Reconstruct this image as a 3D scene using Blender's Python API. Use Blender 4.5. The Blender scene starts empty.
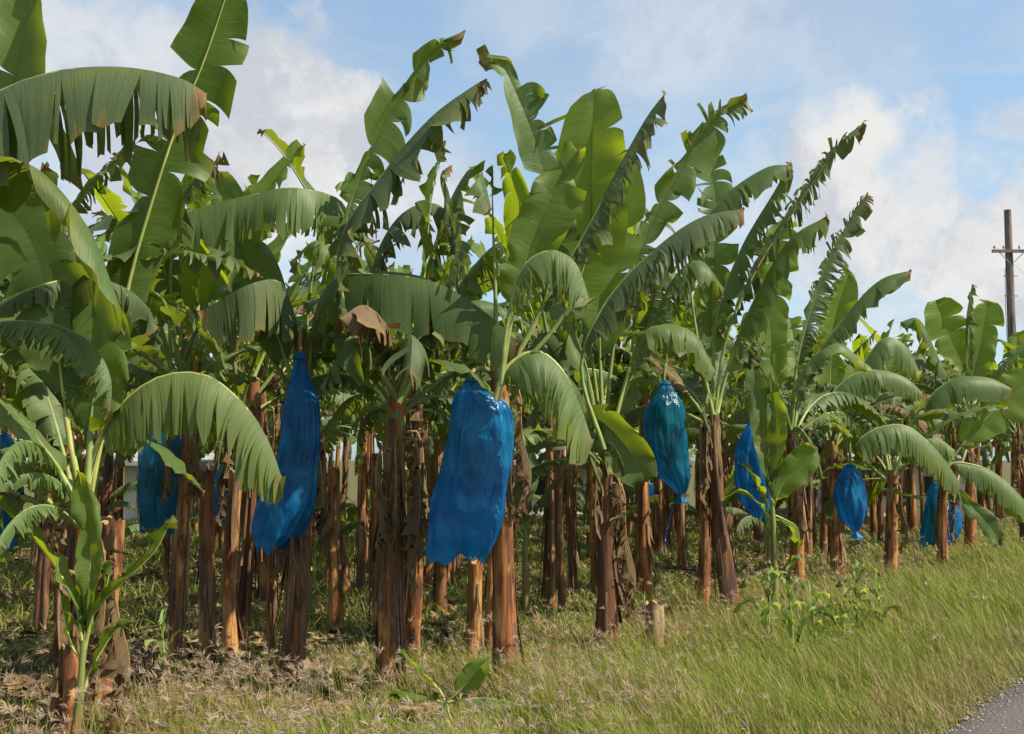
import bpy, math, random
import numpy as np
from mathutils import Vector, Matrix, Euler, noise

R = math.radians
FPX = 1150.0
EYE = 1.6
PITCH = math.atan(93.0 / FPX)
scene = bpy.context.scene
col = scene.collection
rnd = random.Random(7)
AIM = R(35)                                   # the road and the plant rows run 35 degrees right of the view axis
DIRV = Vector((math.sin(AIM), math.cos(AIM), 0))
DIRU = Vector((-math.cos(AIM), math.sin(AIM), 0))
ROAD_EDGE = 1.86

# ------------------------------------------------------------------ helpers
def at(px, py, D):
    """world point on the sight line of photo pixel (px, py) at depth D metres"""
    x = (px - 512) / FPX; y = -(py - 367) / FPX
    f = Vector((0, math.cos(PITCH), math.sin(PITCH))); u = Vector((0, -math.sin(PITCH), math.cos(PITCH)))
    r = f + Vector((1, 0, 0)) * x + u * y
    return Vector((0, 0, EYE)) + r * (D / r.y)

def uv_of(x, y):
    return x * DIRU.x + y * DIRU.y, x * DIRV.x + y * DIRV.y

def xy_of(u, v):
    p = DIRU * u + DIRV * v
    return p.x, p.y

def gh(x, y):
    u, v = uv_of(x, y)
    if u < ROAD_EDGE + 0.1 and u > -5.6: return -0.03
    k = min(1.0, max(0.0, (u - ROAD_EDGE) / 1.5)) if u > 0 else min(1.0, (-5.5 - u) / 2)
    n = noise.noise(Vector((x * 0.35, y * 0.35, 3.1))) * 0.09 + noise.noise(Vector((x * 1.6, y * 1.6, 8.1))) * 0.035
    return -0.03 + k * n

def ground_D(py):
    return EYE * FPX / (py - 460.0)

def tag(o, label=None, cat=None, group=None, kind=None):
    if label: o['label'] = label
    if cat: o['category'] = cat
    if group: o['group'] = group
    if kind: o['kind'] = kind
    return o

def empty(name, loc, rz=0.0):
    o = bpy.data.objects.new(name, None); col.objects.link(o)
    o.location = loc; o.rotation_euler = (0, 0, rz); o.empty_display_size = 0.2
    return o

def link(name, me, parent=None):
    o = bpy.data.objects.new(name, me); col.objects.link(o)
    if parent is not None: o.parent = parent
    return o

class MB:
    """collects vertices, faces, uvs and a per-vertex colour, builds one mesh"""
    def __init__(s): s.v = []; s.f = []; s.uv = []; s.mi = []
    def add(s, vs, fs, uvs=None, mi=0):
        b = len(s.v); s.v += [tuple(p) for p in vs]
        s.uv += list(uvs) if uvs is not None else [(0.0, 0.0)] * len(vs)
        s.f += [tuple(i + b for i in f) for f in fs]; s.mi += [mi] * len(fs)
    def grid(s, rows, uvrows, closed=False, mi=0):
        n = len(rows[0]); vs = [p for r in rows for p in r]; us = [p for r in uvrows for p in r]; fs = []
        for i in range(len(rows) - 1):
            for j in range(n if closed else n - 1):
                k = (j + 1) % n
                fs.append((i * n + j, i * n + k, (i + 1) * n + k, (i + 1) * n + j))
        s.add(vs, fs, us, mi)
    def mesh(s, name, mats, smooth=True):
        me = bpy.data.meshes.new(name); me.from_pydata(s.v, [], s.f)
        ul = me.uv_layers.new(name='UVMap')
        li = np.empty(len(me.loops), dtype=np.int32); me.loops.foreach_get('vertex_index', li)
        ul.data.foreach_set('uv', np.array(s.uv, dtype=np.float32)[li].ravel())
        for m in (mats if isinstance(mats, (list, tuple)) else [mats]): me.materials.append(m)
        me.polygons.foreach_set('material_index', np.array(s.mi, dtype=np.int32))
        if smooth: me.polygons.foreach_set('use_smooth', np.ones(len(s.f), dtype=bool))
        me.update(); return me
    def tube(s, pts, rad, n=8, cap=True, mi=0, squash=1.0):
        rows = []; uvr = []
        T0 = (pts[1] - pts[0]).normalized()
        a = Vector((0, 0, 1)) if abs(T0.z) < 0.9 else Vector((1, 0, 0))
        N = (a - T0 * a.dot(T0)).normalized(); L = 0
        for i, p in enumerate(pts):
            T = (pts[min(i + 1, len(pts) - 1)] - pts[max(i - 1, 0)]).normalized()
            N = (N - T * N.dot(T)).normalized(); B = T.cross(N)
            r = rad[i] if isinstance(rad, (list, tuple)) else rad
            if i: L += (pts[i] - pts[i - 1]).length
            rows.append([p + (N * math.cos(2 * math.pi * j / n) * squash + B * math.sin(2 * math.pi * j / n)) * r for j in range(n)])
            uvr.append([(j / n, L) for j in range(n)])
        s.grid(rows, uvr, closed=True, mi=mi)
        if cap:
            b = len(s.v); s.add(rows[0], [tuple(range(n))[::-1]], mi=mi); s.add(rows[-1], [tuple(range(n))], mi=mi)
    def box(s, c, h, rot=None, mi=0):
        vs = [Vector((x * h[0], y * h[1], z * h[2])) for x in (-1, 1) for y in (-1, 1) for z in (-1, 1)]
        if rot is not None: vs = [rot @ p for p in vs]
        vs = [p + Vector(c) for p in vs]
        s.add(vs, [(0, 1, 3, 2), (4, 6, 7, 5), (0, 4, 5, 1), (2, 3, 7, 6), (0, 2, 6, 4), (1, 5, 7, 3)], mi=mi)

def catmull(P, n):
    P = [P[0] * 2 - P[1]] + list(P) + [P[-1] * 2 - P[-2]]
    raw = []
    for i in range(1, len(P) - 2):
        for k in range(12):
            t = k / 12.0; a, b, c, d = P[i - 1], P[i], P[i + 1], P[i + 2]
            raw.append(0.5 * ((2 * b) + (c - a) * t + (2 * a - 5 * b + 4 * c - d) * t * t + (3 * b - a - 3 * c + d) * t ** 3))
    raw.append(P[-2])
    cum = [0.0]
    for i in range(1, len(raw)): cum.append(cum[-1] + (raw[i] - raw[i - 1]).length)
    out = []; k = 0
    for i in range(n):
        s = cum[-1] * i / (n - 1)
        while k < len(raw) - 2 and cum[k + 1] < s: k += 1
        w = (s - cum[k]) / max(1e-9, cum[k + 1] - cum[k])
        out.append(raw[k].lerp(raw[k + 1], min(1, max(0, w))))
    return out, cum[-1]

# ------------------------------------------------------------------ materials
def new_mat(name):
    m = bpy.data.materials.new(name); m.use_nodes = True
    nt = m.node_tree; nt.nodes.clear()
    return m, nt, nt.nodes, nt.links

class NT:
    def __init__(s, nt): s.nt = nt; s.N = nt.nodes; s.L = nt.links
    def n(s, t, **kw):
        nd = s.N.new(t)
        for k, v in kw.items():
            if k.startswith('i_'): nd.inputs[k[2:].replace('_', ' ')].default_value = v
            else: setattr(nd, k, v)
        return nd
    def l(s, a, b): s.L.new(a, b)
    def mix(s, fac, a, b, bt='MIX'):
        m = s.N.new('ShaderNodeMix'); m.data_type = 'RGBA'; m.blend_type = bt
        for sock, val in ((m.inputs[0], fac), (m.inputs[6], a), (m.inputs[7], b)):
            if hasattr(val, 'is_output'): s.L.new(val, sock)
            elif isinstance(val, (int, float)): sock.default_value = val
            else: sock.default_value = (*val, 1)
        return m.outputs[2]
    def math(s, op, a, b=0.0, c=None, clamp=False):
        m = s.N.new('ShaderNodeMath'); m.operation = op; m.use_clamp = clamp
        for i, v in enumerate((a, b, c)):
            if v is None: continue
            if hasattr(v, 'is_output'): s.L.new(v, m.inputs[i])
            else: m.inputs[i].default_value = v
        return m.outputs[0]
    def ramp(s, fac, stops):
        r = s.N.new('ShaderNodeMapRange'); r.interpolation_type = 'SMOOTHSTEP'
        s.L.new(fac, r.inputs[0]); r.inputs[1].default_value = stops[0]; r.inputs[2].default_value = stops[1]
        r.inputs[3].default_value = stops[2] if len(stops) > 2 else 0.0
        r.inputs[4].default_value = stops[3] if len(stops) > 2 else 1.0
        return r.outputs[0]
    def noise(s, vec, scale, detail=4, rough=0.55, dist=0.0):
        n = s.N.new('ShaderNodeTexNoise'); n.inputs['Scale'].default_value = scale
        n.inputs['Detail'].default_value = detail; n.inputs['Roughness'].default_value = rough
        n.inputs['Distortion'].default_value = dist
        if vec is not None: s.L.new(vec, n.inputs['Vector'])
        return n.outputs['Fac']
    def mapping(s, vec, scale):
        m = s.N.new('ShaderNodeMapping'); s.L.new(vec, m.inputs['Vector']); m.inputs['Scale'].default_value = scale
        return m.outputs['Vector']

def leaf_material(name, top, top2, under, trans, tmix=0.32, brown=0.5, rough=0.46):
    if name != 'dead_banana_leaf': top, top2, under = [(c[0] * 0.76, c[1] * 0.92, c[2] * 1.0) for c in (top, top2, under)]
    m, nt, _, _ = new_mat(name); g = NT(nt)
    tc = g.n('ShaderNodeTexCoord'); uv = tc.outputs['UV']
    sep = g.n('ShaderNodeSeparateXYZ'); g.l(uv, sep.inputs[0])
    t, v = sep.outputs[0], sep.outputs[1]
    av = g.math('MULTIPLY', g.math('ABSOLUTE', g.math('SUBTRACT', v, 0.5)), 2.0)
    oi = g.n('ShaderNodeObjectInfo'); geo = g.n('ShaderNodeNewGeometry')
    rv = oi.outputs['Random']
    obj = tc.outputs['Object']
    comb = g.n('ShaderNodeVectorMath'); comb.operation = 'ADD'
    c3 = g.n('ShaderNodeCombineXYZ'); g.l(g.math('MULTIPLY', rv, 37.0), c3.inputs[0]); g.l(g.math('MULTIPLY', rv, 11.0), c3.inputs[1])
    g.l(obj, comb.inputs[0]); g.l(c3.outputs[0], comb.inputs[1]); P = comb.outputs[0]
    big = g.noise(P, 2.2, 3); fine = g.noise(P, 28, 4)
    streak = g.noise(g.mapping(uv, (55, 2.5, 1)), 1.0, 3)
    vein = g.noise(g.mapping(uv, (220, 0.8, 1)), 1.0, 2)
    base = g.mix(g.ramp(big, (0.35, 0.65)), top, top2)
    base = g.mix(g.ramp(streak, (0.45, 0.75, 0, 0.5)), base, tuple(c * 1.5 for c in top2))
    base = g.mix(g.math('MULTIPLY', rv, 0.55), base, tuple(c * 0.62 for c in top))
    und = g.mix(g.ramp(streak, (0.35, 0.7, 0, 0.6)), under, tuple(c * 0.75 for c in under))
    colr = g.mix(geo.outputs['Backfacing'], base, und)
    # brown torn margins, brown tip, spots
    e1 = g.math('ADD', g.math('MULTIPLY', av, 0.55), g.math('MULTIPLY', streak, 0.6))
    edge = g.ramp(e1, (0.86 - 0.06 * brown, 0.98 - 0.06 * brown, 0, brown))
    tip = g.ramp(g.math('ADD', t, g.math('MULTIPLY', fine, 0.12)), (0.99, 1.05, 0, min(1, brown * 1.5)))
    spots = g.ramp(g.noise(P, 9, 5, 0.7), (0.66, 0.74, 0, 0.55 * brown))
    bm = g.math('MAXIMUM', g.math('MAXIMUM', edge, tip), spots)
    bcol = g.mix(fine, (0.30, 0.17, 0.05), (0.10, 0.055, 0.025))
    colr = g.mix(g.ramp(g.noise(P, 1.3, 4, 0.6), (0.56, 0.74, 0, 0.55)), colr, (0.20, 0.19, 0.035))
    ycol = g.mix(g.ramp(e1, (0.74, 0.92, 0, 0.5 * brown)), colr, (0.30, 0.26, 0.05))
    colr = g.mix(bm, ycol, bcol)
    p = g.n('ShaderNodeBsdfPrincipled'); g.l(colr, p.inputs['Base Color']); p.inputs['Roughness'].default_value = rough
    p.inputs['Specular IOR Level'].default_value = 0.24
    tr = g.n('ShaderNodeBsdfTranslucent'); g.l(g.mix(bm, trans, (0.16, 0.08, 0.02)), tr.inputs['Color'])
    bp = g.n('ShaderNodeBump'); bp.inputs['Strength'].default_value = 0.5; bp.inputs['Distance'].default_value = 0.005
    g.l(g.math('ADD', vein, g.math('MULTIPLY', streak, 1.5)), bp.inputs['Height']); g.l(bp.outputs[0], p.inputs['Normal'])
    ms = g.n('ShaderNodeMixShader'); ms.inputs[0].default_value = tmix
    g.l(p.outputs[0], ms.inputs[1]); g.l(tr.outputs[0], ms.inputs[2])
    out = g.n('ShaderNodeOutputMaterial'); g.l(ms.outputs[0], out.inputs[0])
    return m

def plain(name, c1, c2, scale=12, rough=0.6, stretch=(1, 1, 1), bump=0.2, c3=None, spec=0.3, bdist=0.01):
    m, nt, _, _ = new_mat(name); g = NT(nt)
    tc = g.n('ShaderNodeTexCoord'); oi = g.n('ShaderNodeObjectInfo')
    va = g.n('ShaderNodeVectorMath'); va.operation = 'ADD'
    c = g.n('ShaderNodeCombineXYZ'); g.l(g.math('MULTIPLY', oi.outputs['Random'], 23.0), c.inputs[0]); g.l(g.math('MULTIPLY', oi.outputs['Random'], 7.0), c.inputs[2])
    g.l(g.mapping(tc.outputs['Object'], stretch), va.inputs[0]); g.l(c.outputs[0], va.inputs[1])
    n1 = g.noise(va.outputs[0], scale, 6, 0.65); n2 = g.noise(va.outputs[0], scale * 0.23, 3)
    cc = g.mix(g.ramp(n1, (0.35, 0.65)), c1, c2)
    if c3: cc = g.mix(g.ramp(n2, (0.5, 0.62)), cc, c3)
    p = g.n('ShaderNodeBsdfPrincipled'); g.l(cc, p.inputs['Base Color']); p.inputs['Roughness'].default_value = rough
    p.inputs['Specular IOR Level'].default_value = spec
    bp = g.n('ShaderNodeBump'); bp.inputs['Strength'].default_value = bump; bp.inputs['Distance'].default_value = bdist
    g.l(n1, bp.inputs['Height']); g.l(bp.outputs[0], p.inputs['Normal'])
    out = g.n('ShaderNodeOutputMaterial'); g.l(p.outputs[0], out.inputs[0])
    return m

M = {}
M['leaf'] = leaf_material('banana_leaf_green', (0.050, 0.084, 0.010), (0.105, 0.140, 0.020), (0.110, 0.150, 0.045), (0.32, 0.40, 0.015))
M['leaf_pale'] = leaf_material('banana_leaf_pale', (0.115, 0.158, 0.022), (0.185, 0.215, 0.044), (0.15, 0.19, 0.06), (0.38, 0.46, 0.03), 0.34, 0.35)
M['leaf_fresh'] = leaf_material('banana_leaf_fresh', (0.088, 0.130, 0.010), (0.145, 0.185, 0.018), (0.14, 0.19, 0.035), (0.40, 0.50, 0.015), 0.42, 0.15)
M['leaf_worn'] = leaf_material('banana_leaf_worn', (0.066, 0.086, 0.022), (0.125, 0.135, 0.044), (0.12, 0.14, 0.055), (0.2, 0.26, 0.04), 0.26, 0.95, 0.55)
M['dead'] = leaf_material('dead_banana_leaf', (0.13, 0.075, 0.033), (0.20, 0.125, 0.06), (0.17, 0.115, 0.062), (0.22, 0.12, 0.04), 0.2, 0.8, 0.8)
M['rib'] = plain('leaf_midrib', (0.20, 0.27, 0.07), (0.28, 0.33, 0.11), 9, 0.45, bump=0.05, c3=(0.16, 0.20, 0.06))
M['rib_yellow'] = plain('leaf_midrib_yellow', (0.36, 0.36, 0.10), (0.44, 0.46, 0.15), 9, 0.45, bump=0.05, c3=(0.26, 0.31, 0.08))
M['rib_dead'] = plain('dead_midrib', (0.20, 0.12, 0.05), (0.30, 0.18, 0.08), 15, 0.7, bump=0.2)

def stem_material():
    m, nt, _, _ = new_mat('pseudostem_sheath'); g = NT(nt)
    tc = g.n('ShaderNodeTexCoord'); oi = g.n('ShaderNodeObjectInfo')
    va = g.n('ShaderNodeVectorMath'); va.operation = 'ADD'
    c = g.n('ShaderNodeCombineXYZ'); g.l(g.math('MULTIPLY', oi.outputs['Random'], 31.0), c.inputs[0]); g.l(g.math('MULTIPLY', oi.outputs['Random'], 17.0), c.inputs[1])
    g.l(tc.outputs['Object'], va.inputs[0]); g.l(c.outputs[0], va.inputs[1]); P = va.outputs[0]
    fib = g.noise(g.mapping(P, (60, 60, 2.2)), 1.0, 5, 0.65)
    band = g.noise(g.mapping(P, (14, 14, 1.6)), 1.0, 4, 0.6, 0.4)
    patch = g.noise(g.mapping(P, (6, 6, 2.4)), 1.0, 4, 0.6)
    spots = g.noise(P, 26, 5, 0.7)
    a = g.mix(g.ramp(band, (0.38, 0.62)), (0.130, 0.045, 0.018), (0.40, 0.155, 0.042))
    a = g.mix(g.ramp(patch, (0.50, 0.62, 0, 0.85)), a, (0.52, 0.27, 0.085))
    a = g.mix(g.ramp(patch, (0.42, 0.34, 0, 0.8)), a, (0.055, 0.026, 0.018))
    a = g.mix(g.ramp(fib, (0.50, 0.68, 0, 0.65)), a, (0.060, 0.030, 0.020))
    a = g.mix(g.ramp(spots, (0.62, 0.72, 0, 0.5)), a, (0.045, 0.03, 0.022))
    grn = g.noise(g.mapping(P, (5, 5, 1.1)), 1.0, 5, 0.65)
    a = g.mix(g.ramp(grn, (0.60, 0.68, 0, 0.6)), a, (0.20, 0.19, 0.055))
    a = g.mix(g.ramp(grn, (0.41, 0.33, 0, 0.85)), a, (0.035, 0.020, 0.015))
    rnd_d = g.ramp(oi.outputs['Random'], (0.3, 1.0))
    a = g.mix(g.math('MULTIPLY', rnd_d, 0.7), a, (0.070, 0.036, 0.024))
    p = g.n('ShaderNodeBsdfPrincipled'); g.l(a, p.inputs['Base Color']); p.inputs['Roughness'].default_value = 0.62
    p.inputs['Specular IOR Level'].default_value = 0.3
    bp = g.n('ShaderNodeBump'); bp.inputs['Strength'].default_value = 0.8; bp.inputs['Distance'].default_value = 0.012
    g.l(g.math('ADD', fib, band), bp.inputs['Height']); g.l(bp.outputs[0], p.inputs['Normal'])
    out = g.n('ShaderNodeOutputMaterial'); g.l(p.outputs[0], out.inputs[0])
    return m
M['stem'] = stem_material()
M['stem_green'] = plain('green_sheath', (0.13, 0.17, 0.045), (0.22, 0.25, 0.07), 10, 0.45, (1, 1, 0.25), 0.2, (0.22, 0.12, 0.05))
M['pale_stem'] = plain('bleached_stem', (0.20, 0.13, 0.065), (0.36, 0.26, 0.14), 30, 0.85, (1, 1, 0.15), 0.8)
M['weed_leaf'] = leaf_material('weed_leaf', (0.30, 0.36, 0.07), (0.38, 0.42, 0.11), (0.34, 0.40, 0.12), (0.5, 0.6, 0.08), 0.4, 0.1)
M['leaf_yellow'] = leaf_material('banana_leaf_yellowish', (0.16, 0.19, 0.022), (0.22, 0.24, 0.04), (0.18, 0.20, 0.06), (0.34, 0.42, 0.03), 0.34, 0.2)
M['cut'] = plain('cut_stem_face', (0.36, 0.25, 0.12), (0.2, 0.12, 0.06), 30, 0.8, bump=0.4)
M['bark_fibre'] = plain('dry_sheath_fibre', (0.17, 0.095, 0.05), (0.075, 0.042, 0.026), 16, 0.8, (3, 3, 0.35), 0.7, (0.26, 0.16, 0.085))
M['bunch'] = plain('green_bananas', (0.10, 0.17, 0.03), (0.15, 0.24, 0.05), 14, 0.4, bump=0.05)

def film_material(name, c1, c2, alpha):
    m, nt, _, _ = new_mat(name); g = NT(nt)
    tc = g.n('ShaderNodeTexCoord'); P = tc.outputs['Object']; uv = tc.outputs['UV']
    w1 = g.noise(g.mapping(uv, (26, 1.6, 1)), 1.0, 3, 0.6, 0.6); w2 = g.noise(g.mapping(P, (1, 1, 0.35)), 11, 2, 0.5, 1.0); w3 = g.noise(P, 70, 2, 0.5, 0.5)
    colr = g.mix(g.ramp(g.noise(P, 5, 3), (0.35, 0.65)), c1, c2)
    p = g.n('ShaderNodeBsdfPrincipled'); g.l(colr, p.inputs['Base Color']); p.inputs['Roughness'].default_value = 0.17
    p.inputs['Specular IOR Level'].default_value = 0.55
    tr = g.n('ShaderNodeBsdfTranslucent'); tr.inputs['Color'].default_value = (c2[0] * 1.2, c2[1] * 1.5, min(1, c2[2] * 1.5), 1)
    bp = g.n('ShaderNodeBump'); bp.inputs['Strength'].default_value = 0.8; bp.inputs['Distance'].default_value = 0.03
    vo = g.n('ShaderNodeTexVoronoi'); g.l(g.mapping(P, (1, 1, 0.6)), vo.inputs['Vector']); vo.inputs['Scale'].default_value = 9; w1 = g.math('ADD', g.math('MULTIPLY', w1, 0.6), g.math('MULTIPLY', vo.outputs['Distance'], 0.8))
    h = g.math('ADD', g.math('ADD', w1, g.math('MULTIPLY', w2, 0.9)), g.math('MULTIPLY', w3, 0.10))
    g.l(h, bp.inputs['Height']); g.l(bp.outputs[0], p.inputs['Normal'])
    ms = g.n('ShaderNodeMixShader'); ms.inputs[0].default_value = 0.42
    g.l(p.outputs[0], ms.inputs[1]); g.l(tr.outputs[0], ms.inputs[2])
    tp = g.n('ShaderNodeBsdfTransparent'); tp.inputs['Color'].default_value = (0.25, 0.6, 0.95, 1)
    m2 = g.n('ShaderNodeMixShader'); m2.inputs[0].default_value = alpha
    g.l(ms.outputs[0], m2.inputs[1]); g.l(tp.outputs[0], m2.inputs[2])
    out = g.n('ShaderNodeOutputMaterial'); g.l(m2.outputs[0], out.inputs[0])
    return m
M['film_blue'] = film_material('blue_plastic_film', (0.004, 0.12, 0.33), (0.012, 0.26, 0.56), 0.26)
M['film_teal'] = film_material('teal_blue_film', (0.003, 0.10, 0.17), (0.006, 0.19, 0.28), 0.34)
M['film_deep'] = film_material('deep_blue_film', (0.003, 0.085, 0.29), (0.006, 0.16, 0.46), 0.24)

def vcol_material(name, rough=0.55, trans=0.35):
    m, nt, _, _ = new_mat(name); g = NT(nt)
    a = g.n('ShaderNodeAttribute'); a.attribute_name = 'tint'
    p = g.n('ShaderNodeBsdfPrincipled'); g.l(a.outputs['Color'], p.inputs['Base Color']); p.inputs['Roughness'].default_value = rough
    p.inputs['Specular IOR Level'].default_value = 0.25
    tr = g.n('ShaderNodeBsdfTranslucent'); g.l(a.outputs['Color'], tr.inputs['Color'])
    ms = g.n('ShaderNodeMixShader'); ms.inputs[0].default_value = trans
    g.l(p.outputs[0], ms.inputs[1]); g.l(tr.outputs[0], ms.inputs[2])
    out = g.n('ShaderNodeOutputMaterial'); g.l(ms.outputs[0], out.inputs[0])
    return m
M['grass'] = vcol_material('grass_blades')
M['litter'] = vcol_material('leaf_litter', 0.85, 0.1)

# ------------------------------------------------------------------ the banana leaf
def leaf_blade(pts, hw=0.28, pet=0.18, strip=0.15, droop=1.0, fold=0.25, roll=0.0, seed=0, hint=None,
               N=40, m=7, gape=0.2, ragged=0.3, wave=0.02, shape=0.45, rib=0.016, colw=0.06):
    """returns (blade MB, midrib MB). strip = mean width in metres of the torn strips, droop = how far they hang"""
    rg = random.Random(seed)
    if droop > 1.35: fold -= 0.75; hw *= 1.08
    if droop > 1.0: droop *= 1.7
    C, L = catmull([Vector(p) for p in pts], N)
    outw = C[-1] - C[0]; outw.z = 0
    if outw.length < 1e-3: outw = Vector((1, 0, 0))
    outw.normalize()
    N0 = Vector(hint) if hint is not None else (-outw + Vector((0, 0, 0.3)))
    T = [(C[min(i + 1, N - 1)] - C[max(i - 1, 0)]).normalized() for i in range(N)]
    n = (N0 - T[0] * N0.dot(T[0])).normalized(); NN = []
    for i in range(N):
        n = (n - T[i] * n.dot(T[i])).normalized()
        NN.append(n)
    if roll:
        NN = [Matrix.Rotation(roll * (0.4 + 0.6 * i / N), 3, T[i]) @ NN[i] for i in range(N)]
    SS = [T[i].cross(NN[i]) for i in range(N)]
    def samp(a, s):
        x = s * (N - 1); i = min(N - 2, max(0, int(x))); return a[i].lerp(a[i + 1], x - i)
    Lb = L * (1 - pet)
    norm = (0.5625 ** shape) * (0.4375 ** 0.35)
    def width(t):
        return hw * min(1.0, (max(0, t) ** shape) * (max(0, 1.0 - t) ** 0.35) / norm)
    G = Vector((0, 0, -1))
    mb = MB()
    ph = [rg.uniform(0, 6.28) for _ in range(4)]
    for side in (-1, 1):
        cuts = [0.0]
        while cuts[-1] < 1.0:
            w = strip * rg.choice((0.25, 0.45, 0.7, 1.0, 1.6, 2.6)) / Lb
            w *= 0.72 * math.exp(2.0 * noise.noise(Vector((cuts[-1] * 5.0, seed * 1.37 + side * 0.5, 0.7))))
            cuts.append(cuts[-1] + max(w, 0.012))
        cuts[-1] = 1.0
        if len(cuts) > 3 and cuts[-1] - cuts[-2] < 0.015: cuts.pop(-2)
        for a, b in zip(cuts[:-1], cuts[1:]):
            sw = (b - a) * Lb
            k = max(2, int(sw / colw) + 2)
            vt = (rg.uniform(0.0, 0.3) if rg.random() < 0.75 else rg.uniform(0.3, 0.7)) if strip < 0.2 else (rg.uniform(0.05, 0.6) if strip < 0.5 else rg.uniform(0.25, 0.85))
            dv = rg.uniform(-1.0, 1.3) * (0.35 + ragged * 2.4); sway = rg.uniform(-1, 1) * (0.08 + ragged * 1.0)
            curl = rg.uniform(-1, 1) * (0.15 + ragged * 1.5); tw = rg.uniform(-1, 1) * (0.8 + 1.4 * ragged) * min(1.0, 0.10 / max(sw, 0.02))
            gp = gape * rg.uniform(0.2, 1.2); ln = 1 - (0.05 + ragged * 0.55) * rg.random() - (ragged * 0.4 if rg.random() < 0.12 else 0)
            rows = [[] for _ in range(m + 1)]; uvr = [[] for _ in range(m + 1)]
            for c in range(k):
                f = c / (k - 1); t = a + (b - a) * f
                s = pet + (1 - pet) * t * 0.998
                P = samp(C, s).copy(); Tt = samp(T, s).normalized(); Nn = samp(NN, s).normalized(); Sv = samp(SS, s).normalized() * side
                w = width(t) * (ln if 1 else 1)
                fo = fold + 0.12 * math.sin(5 * t + ph[0])
                d = Sv * math.cos(fo) + Nn * math.sin(fo) + Tt * (0.18 + 0.9 * max(0, t - 0.75) * 2)
                d.normalize()
                wob = wave * (math.sin(t * 17 + ph[1] + side) + 0.6 * math.sin(t * 41 + ph[2]))
                for j in range(m + 1):
                    v = j / m
                    x = max(0.0, (v - vt) / (1 - vt))
                    shr = (0.5 - f) * (b - a) * Lb * gp * x * (1 + 0.8 * x)
                    pl = 0.012 * math.sin(f * 3.14159) * v + (0.02 * noise.noise(Vector((t * Lb * 9, v * 1.2, seed * 0.7))) * v if sw > 0.08 else 0) + tw * (f - 0.5) * sw * x * 0.9
                    rows[j].append(P + Tt * shr + Nn * (wob * v + pl))
                    uvr[j].append((t, 0.5 + 0.5 * side * v))
                    if j < m:
                        dd = droop * (0.35 + 1.1 * v) + (dv * 1.6 if x > 0 else 0)
                        d = d + G * (dd * 1.15 / m) + (Tt * (sway / m) + Nn * (curl / m) if x > 0 else Vector((0, 0, 0)))
                        d.normalize()
                        P = P + d * (w / m)
            if side > 0: mb.grid(rows, uvr)
            else: mb.grid([r[::-1] for r in rows], [r[::-1] for r in uvr])
    rb = MB()
    idx = list(range(0, N, 2))
    if idx[-1] != N - 1: idx.append(N - 1)
    P2 = [C[i] - NN[i] * rib * 0.55 for i in idx]
    rad = [max(0.0025, rib * (1.55 - 1.45 * (i / (N - 1)) ** 0.7)) for i in idx]
    rb.tube(P2, rad, 7)
    return mb, rb

def hero_leaf(root, pts, mat='leaf', rib_mat='rib', name='leaf', label=None, **kw):
    """pts in world space; built in the plant's own space"""
    o0 = Vector(root.location)
    mb, rb = leaf_blade([Vector(p) - o0 for p in pts], **kw)
    lf = link(name, mb.mesh(name, M[mat]), root)
    r = link('midrib', rb.mesh('midrib', M[rib_mat]), lf)
    if label: lf['label'] = label
    return lf

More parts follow.
